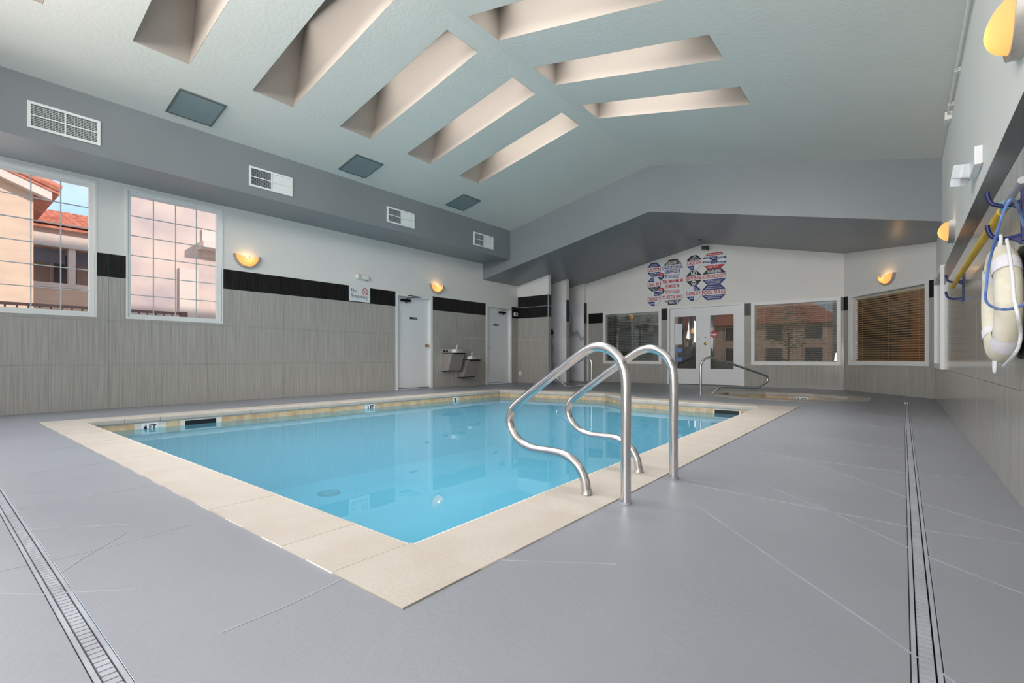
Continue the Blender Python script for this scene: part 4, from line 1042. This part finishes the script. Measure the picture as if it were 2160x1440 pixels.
# ------------------------------------------------------------------ rescue gear on the right wall
def hook(y, z, label, s=1.):
    t = thing('rescue_hook', label, 'hook', (XR, y, z), 'blue rescue hooks on the right wall')
    x = XR - .009
    MB().box(x - .012, x, y - .016 * s, y + .016 * s, z - .16 * s, z + .12 * s).build('back_plate', M['blue'], t, bevel=.003)
    for dz in (.02, -.13):
        b = Vector((x - .006, y, z + dz * s))
        P = cr_path([b, b + Vector((-.05, 0, -.012)) * s, b + Vector((-.095, 0, .002)) * s, b + Vector((-.112, 0, .04)) * s, b + Vector((-.112, 0, .06)) * s], 5)
        MB().tube(P, .009 * s, 8).build('hook_arm', M['blue'], t, smooth=True)
        MB().prism([b + Vector((0, -.007, -.045 * s)), b + Vector((0, -.007, .008)), b + Vector((-.055 * s, -.007, -.004))], (0, .014, 0)).build('gusset', M['blue'], t)
hook(3.10, 1.36, 'blue plastic wall hook holding the ring buoy and blue hose')
hook(5.85, 1.35, 'blue plastic wall hook under the far end of the yellow pole')
t = thing('rescue_pole', 'long yellow rescue pole lying in the blue wall hooks', 'pole', (XR - .07, 4.5, 1.36))
Pa, Pb = Vector((XR - .065, 3.24, 1.375)), Vector((XR - .065, 6.2, 1.355))
MB().tube([Pa, Pb], .019, 14).build('shaft', M['yellow'], t, smooth=True)
MB().tube([Pa, Pa - Vector((0, .5, -.005))], .014, 12).build('tip', M['alu'], t, smooth=True)
MB().tube([Pa - Vector((0, .10, 0)), Pa - Vector((0, .14, 0))], .02, 12).build('tape', M['cyan'], t, smooth=True)
# hose
t = thing('hose', 'pale blue hose looped over the wall hook in front of the buoy', 'hose')
hp = [(2160, 478), (2152, 450), (2141, 426), (2132, 421), (2124, 432), (2112, 462), (2098, 510), (2086, 560), (2080, 610), (2079, 630), (2086, 642), (2104, 651), (2128, 652), (2150, 646), (2168, 636)]
hx_ = [.40, .38, .34, .32, .31, .30, .29, .285, .28, .28, .28, .28, .28, .29, .30]
MB().tube(cr_path([onX(a, b, c) for (a, b), c in zip(hp, hx_)], 5), .0052, 10).build('tube', M['hose'], t, smooth=True)
# ring buoy
t = thing('ring_buoy', 'cream ring buoy with white straps hanging on the right wall', 'life ring', (XR - .08, 3.16, .92))
C = Vector((XR - .082, 3.12, .925)); RM, rm_ = .213, .054
def ringpt(a, b, rr=rm_, R=RM):
    return C + Vector((-cos(b) * rr * .85, cos(a) * (R + sin(b) * rr), sin(a) * (R + sin(b) * rr) * 1.0))
K, J = 48, 16
vs = [ringpt(2 * pi * i / K, 2 * pi * j / J) for i in range(K) for j in range(J)]
fs = [(i * J + j, i * J + (j + 1) % J, ((i + 1) % K) * J + (j + 1) % J, ((i + 1) % K) * J + j) for i in range(K) for j in range(J)]
MB().add(vs, fs).build('ring', M['buoy'], t, smooth=True)
for a0_ in (50, 140, 230, 320):
    vs = []; n_ = 5
    for i in range(n_): vs += [ringpt(radians(a0_ - 8 + 16 * i / (n_ - 1)), 2 * pi * j / J, rm_ * 1.06) for j in range(J)]
    fs = [(i * J + j, i * J + (j + 1) % J, (i + 1) * J + (j + 1) % J, (i + 1) * J + j) for i in range(n_ - 1) for j in range(J)]
    MB().add(vs, fs).build('strap', M['strap'], t, smooth=True)
gp = [(2124, 505, .155), (2131, 545, .165), (2136, 585, .17), (2139, 625, .17), (2147, 665, .165), (2153, 700, .15), (2149, 730, .15), (2136, 752, .155), (2117, 772, .14)]
MB().tube(cr_path([onX(p, q, XR - d) for p, q, d in gp], 6), .0048, 8).build('grab_rope', M['rope'], t, smooth=True)
top = C + Vector((0, 0, RM + rm_)); hk = Vector((XR - .085, 3.10, 1.235))
MB().tube(cr_path([top + Vector((-.01, -.05, -.02)), hk + Vector((0, -.012, -.03)), hk, hk + Vector((0, .015, -.03)), top + Vector((-.01, .06, -.03))], 6), .007, 8).build('hanging_rope', M['rope'], t, smooth=True)
bt = C - Vector((0, 0, RM + rm_))
MB().tube(cr_path([bt + Vector((-.02, -.025, .01)), bt + Vector((-.02, -.02, -.03)), bt + Vector((-.02, 0, -.045)), bt + Vector((-.02, .02, -.03)), bt + Vector((-.02, .025, .01))], 5), .006, 8).build('rope_loop', M['rope'], t, smooth=True)
t = thing('buoy_backer', 'black bracket between the ring buoy and the tile', 'backer', (XR - .02, 3.1, .92))  # flat black disc with a bar between ring and tile
K = 24
P = [(XR - .010, 3.09 + cos(2 * pi * k / K) * .23, .925 + sin(2 * pi * k / K) * .25) for k in range(K)]
MB().prism(P, (-.016, 0, 0)).build('disc', M['black'], t)
MB().box(XR - .045, XR - .026, 3.06, 3.12, .72, 1.13).build('arm', M['black'], t)

# ------------------------------------------------------------------ outdoors
g = MB().box(-40, 20, -40, 30, -.35, -.25); 
g = MB(); 
for r in rects_minus((-45, 25, -45, 30), [(XL - .14, 3.3, YF - .14, 16.1)]): g.box(r[0], r[1], r[2], r[3], -.2, -.05)
tagstruct(g.build('ground', M['ground']), 'pale paving outside the windows')
def tiled_roof(name_parent, p0, u, v, w, l, cols, rows, up):
    """barrel tiles; p0 eave corner, u along eave (length w), v up the slope (length l)"""
    p0, u, v, up = Vector(p0), Vector(u).normalized(), Vector(v).normalized(), Vector(up).normalized()
    MB().prism([p0, p0 + u * w, p0 + u * w + v * l, p0 + v * l], up * -.06).build('roof_deck', M['rooftile'], name_parent)
    mb = MB(); du = w / cols; dv = l / rows; J = 5; cnt = 0
    shared = None
    for r in range(rows):
        for c in range(cols):
            o = p0 + u * (c + .5) * du + v * (r * dv)
            if shared is None:
                vs = []
                for (t_, lift) in ((-.03, .05), (dv, .015)):
                    for j in range(J + 1): a = pi * j / J; vs.append(u * cos(a) * du * .5 + up * (sin(a) * du * .42 + lift) + v * t_)
                fs = [(j, j + 1, J + 2 + j, J + 1 + j) for j in range(J)] + [tuple(range(J, -1, -1))]
                ob = MB().add(vs, fs).build('roof_tile', M['rooftile'], name_parent); shared = ob.data
            else:
                ob = bpy.data.objects.new('roof_tile', shared); COL.objects.link(ob); ob.parent = name_parent; ob.matrix_parent_inverse = Matrix.Translation(-Vector(name_parent.location))
            ob.location = o
# red roofed building seen in window 1
t = thing('house', 'beige building with a red tiled roof and balcony outside the window', 'building', (-18, 3, -.1))
XH = -17.0
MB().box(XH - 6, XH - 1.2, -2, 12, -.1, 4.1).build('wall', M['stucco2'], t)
MB().box(XH - 1.2, XH + .0, -2, 12, -.1, 2.55).build('balcony', M['stucco'], t)
MB().box(XH - .12, XH + .03, -2, 12, 2.5, 2.62).build('balcony_ledge', M['trim_out'], t)
MB().box(XH - .15, XH + .05, -2, 12, 3.55, 4.05).build('fascia', M['trim_out'], t)
MB().box(XH - 1.2, XH + .02, -2, 12, 4.02, 4.08).build('porch_ceiling', M['trim_out'], t)
for y in (1.0, 2.62, 4.2): MB().box(XH - .2, XH, y - .07, y + .07, 2.55, 3.6).build('post', M['trim_out'], t)
for y0, y1 in ((2.35, 2.95),): 
    f = MB().box(XH - 1.2, XH - 1.14, y0, y1, 2.6, 3.6).build('window_frame', M['trim_out'], t); MB().box(XH - 1.15, XH - 1.12, y0 + .06, y1 - .06, 2.66, 3.54).build('glass', M['darkwin'], f)
for k in range(2): MB().box(XH - .2, XH - .16, 1.2 + k * 1.45, 2.5 + k * 1.45, 3.15, 3.5).build('shade_screen', M['darkwin'], t)
tiled_roof(t, (XH + .25, .4, 4.03), (0, 1, 0), (-1, 0, .32), 4.2, 3.4, 24, 11, (.3, 0, 1))
# nearer beige gable wall
t = thing('annex_building', 'nearer beige stucco wall with tiled eave seen through windows', 'building', (-13, 0, -.1))
XN = -12.5
MB().box(XN - 2.5, XN, -3.5, 1.39, -.1, 3.75).build('wall', M['stucco'], t)
MB().prism([(XN, -3.5, 3.75), (XN, 1.39, 3.75), (XN, -1.0, 4.6)], (-2.5, 0, 0)).build('gable', M['stucco'], t)
MB().prism([(XN + .18, -1.0, 4.62), (XN + .18, 1.62, 3.62), (XN + .18, 1.62, 3.80), (XN + .18, -1.0, 4.80)], (-.18, 0, 0)).build('barge_board', M['trim_out'], t)
MB().prism([(XN + .2, -1.0, 4.74), (XN + .2, 1.72, 3.74), (XN + .2, 1.72, 3.84), (XN + .2, -1.0, 4.88)], (-2.8, 0, 0)).build('roof_deck', M['rooftile'], t)
for k in range(9):
    s = k / 9; p = Vector((XN + .16, -1.0 + 2.72 * (k / 9), 4.86 - 1.0 * (k / 9)))
    MB().tube([p, p + Vector((0, .33, -.12))], .09, 8).build('roof_tile', M['rooftile'], t)
t = thing('side_building', 'pinkish stucco wall filling the view of the second window', 'building', (-12, 4.5, -.1))
XW = -12.0
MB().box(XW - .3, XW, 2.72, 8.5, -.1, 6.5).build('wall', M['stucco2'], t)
for (y0, y1, z0, z1) in ((3.98, 4.35, 2.9, 3.5), (3.55, 3.9, 1.2, 2.6)):
    MB().box(XW, XW + .05, y0, y1, z0, z1).build('wall_recess', M['trim_out'], t)
MB().box(XW, XW + .35, 3.9, 4.7, 3.05, 3.2).build('ledge', M['trim_out'], t)
t = thing('fence', 'brown metal fence rail outside at the foot of the windows', 'fence', (-10, 2, -.1))
MB().box(-10.03, -9.97, -2, 3.02, 1.45, 1.49).build('top_rail', M['rail_out'], t)
for k in range(42): MB().box(-10.01, -9.99, -1.95 + k * .12, -1.93 + k * .12, -.05, 1.45).build('picket', M['rail_out'], t)
MB().box(-10.05, -9.95, 2.98, 3.08, -.05, 1.5).build('post', M['rail_out'], t)
# buildings opposite the front wall (seen in reflections)
t = thing('apartment_building', 'beige apartment building with red roof mirrored in the office glass', 'building', (-6, -16, -.1))
MB().box(-22, -3.5, -20, -14, -.1, 3.25).build('wall', M['stucco'], t)
MB().prism([(-22.5, -13.5, 3.15), (-3.0, -13.5, 3.15), (-5.5, -17, 4.9), (-20, -17, 4.9)], (0, -.1, .1)).build('roof', M['rooftile'], t)
for x in (-19, -16.2, -13.4, -10.6, -7.8, -5.4):
    for z in (.4, 1.95):
        f = MB().box(x, x + 1.2, -14.0, -13.95, z, z + 1.1).build('window_frame', M['trim_out'], t); MB().box(x + .08, x + 1.12, -13.96, -13.93, z + .08, z + 1.02).build('glass', M['darkwin'], f)
def bush(x, y, h, r, lab):
    t = thing('tree', lab, 'tree', (x, y, -.05))
    MB().tube([(x, y, -.05), (x + .05, y, h * .5)], .07, 8).build('trunk', M['rail_out'], t)
    mb = MB()
    for k in range(420):
        a, b, q = random.uniform(0, 2 * pi), random.uniform(-1, 1), random.random() ** .4
        p = Vector((x + r * q * cos(a) * math.sqrt(1 - b * b), y + r * q * sin(a) * math.sqrt(1 - b * b), h * .62 + h * .4 * b * q))
        R = Matrix.Rotation(random.uniform(0, 6), 3, 'Z') @ Matrix.Rotation(random.uniform(-1, 1), 3, 'X')
        mb.add([p + R @ Vector(v) * .14 for v in ((-1, 0, 0), (0, -.4, .1), (1, 0, 0), (0, .4, .1))], [(0, 1, 2, 3)])
    mb.build('foliage', M['leaf'], t, kind='stuff')
bush(-5.6, -9.5, 4.2, 1.3, 'leafy tree in front of the apartment building, mirrored in glass')
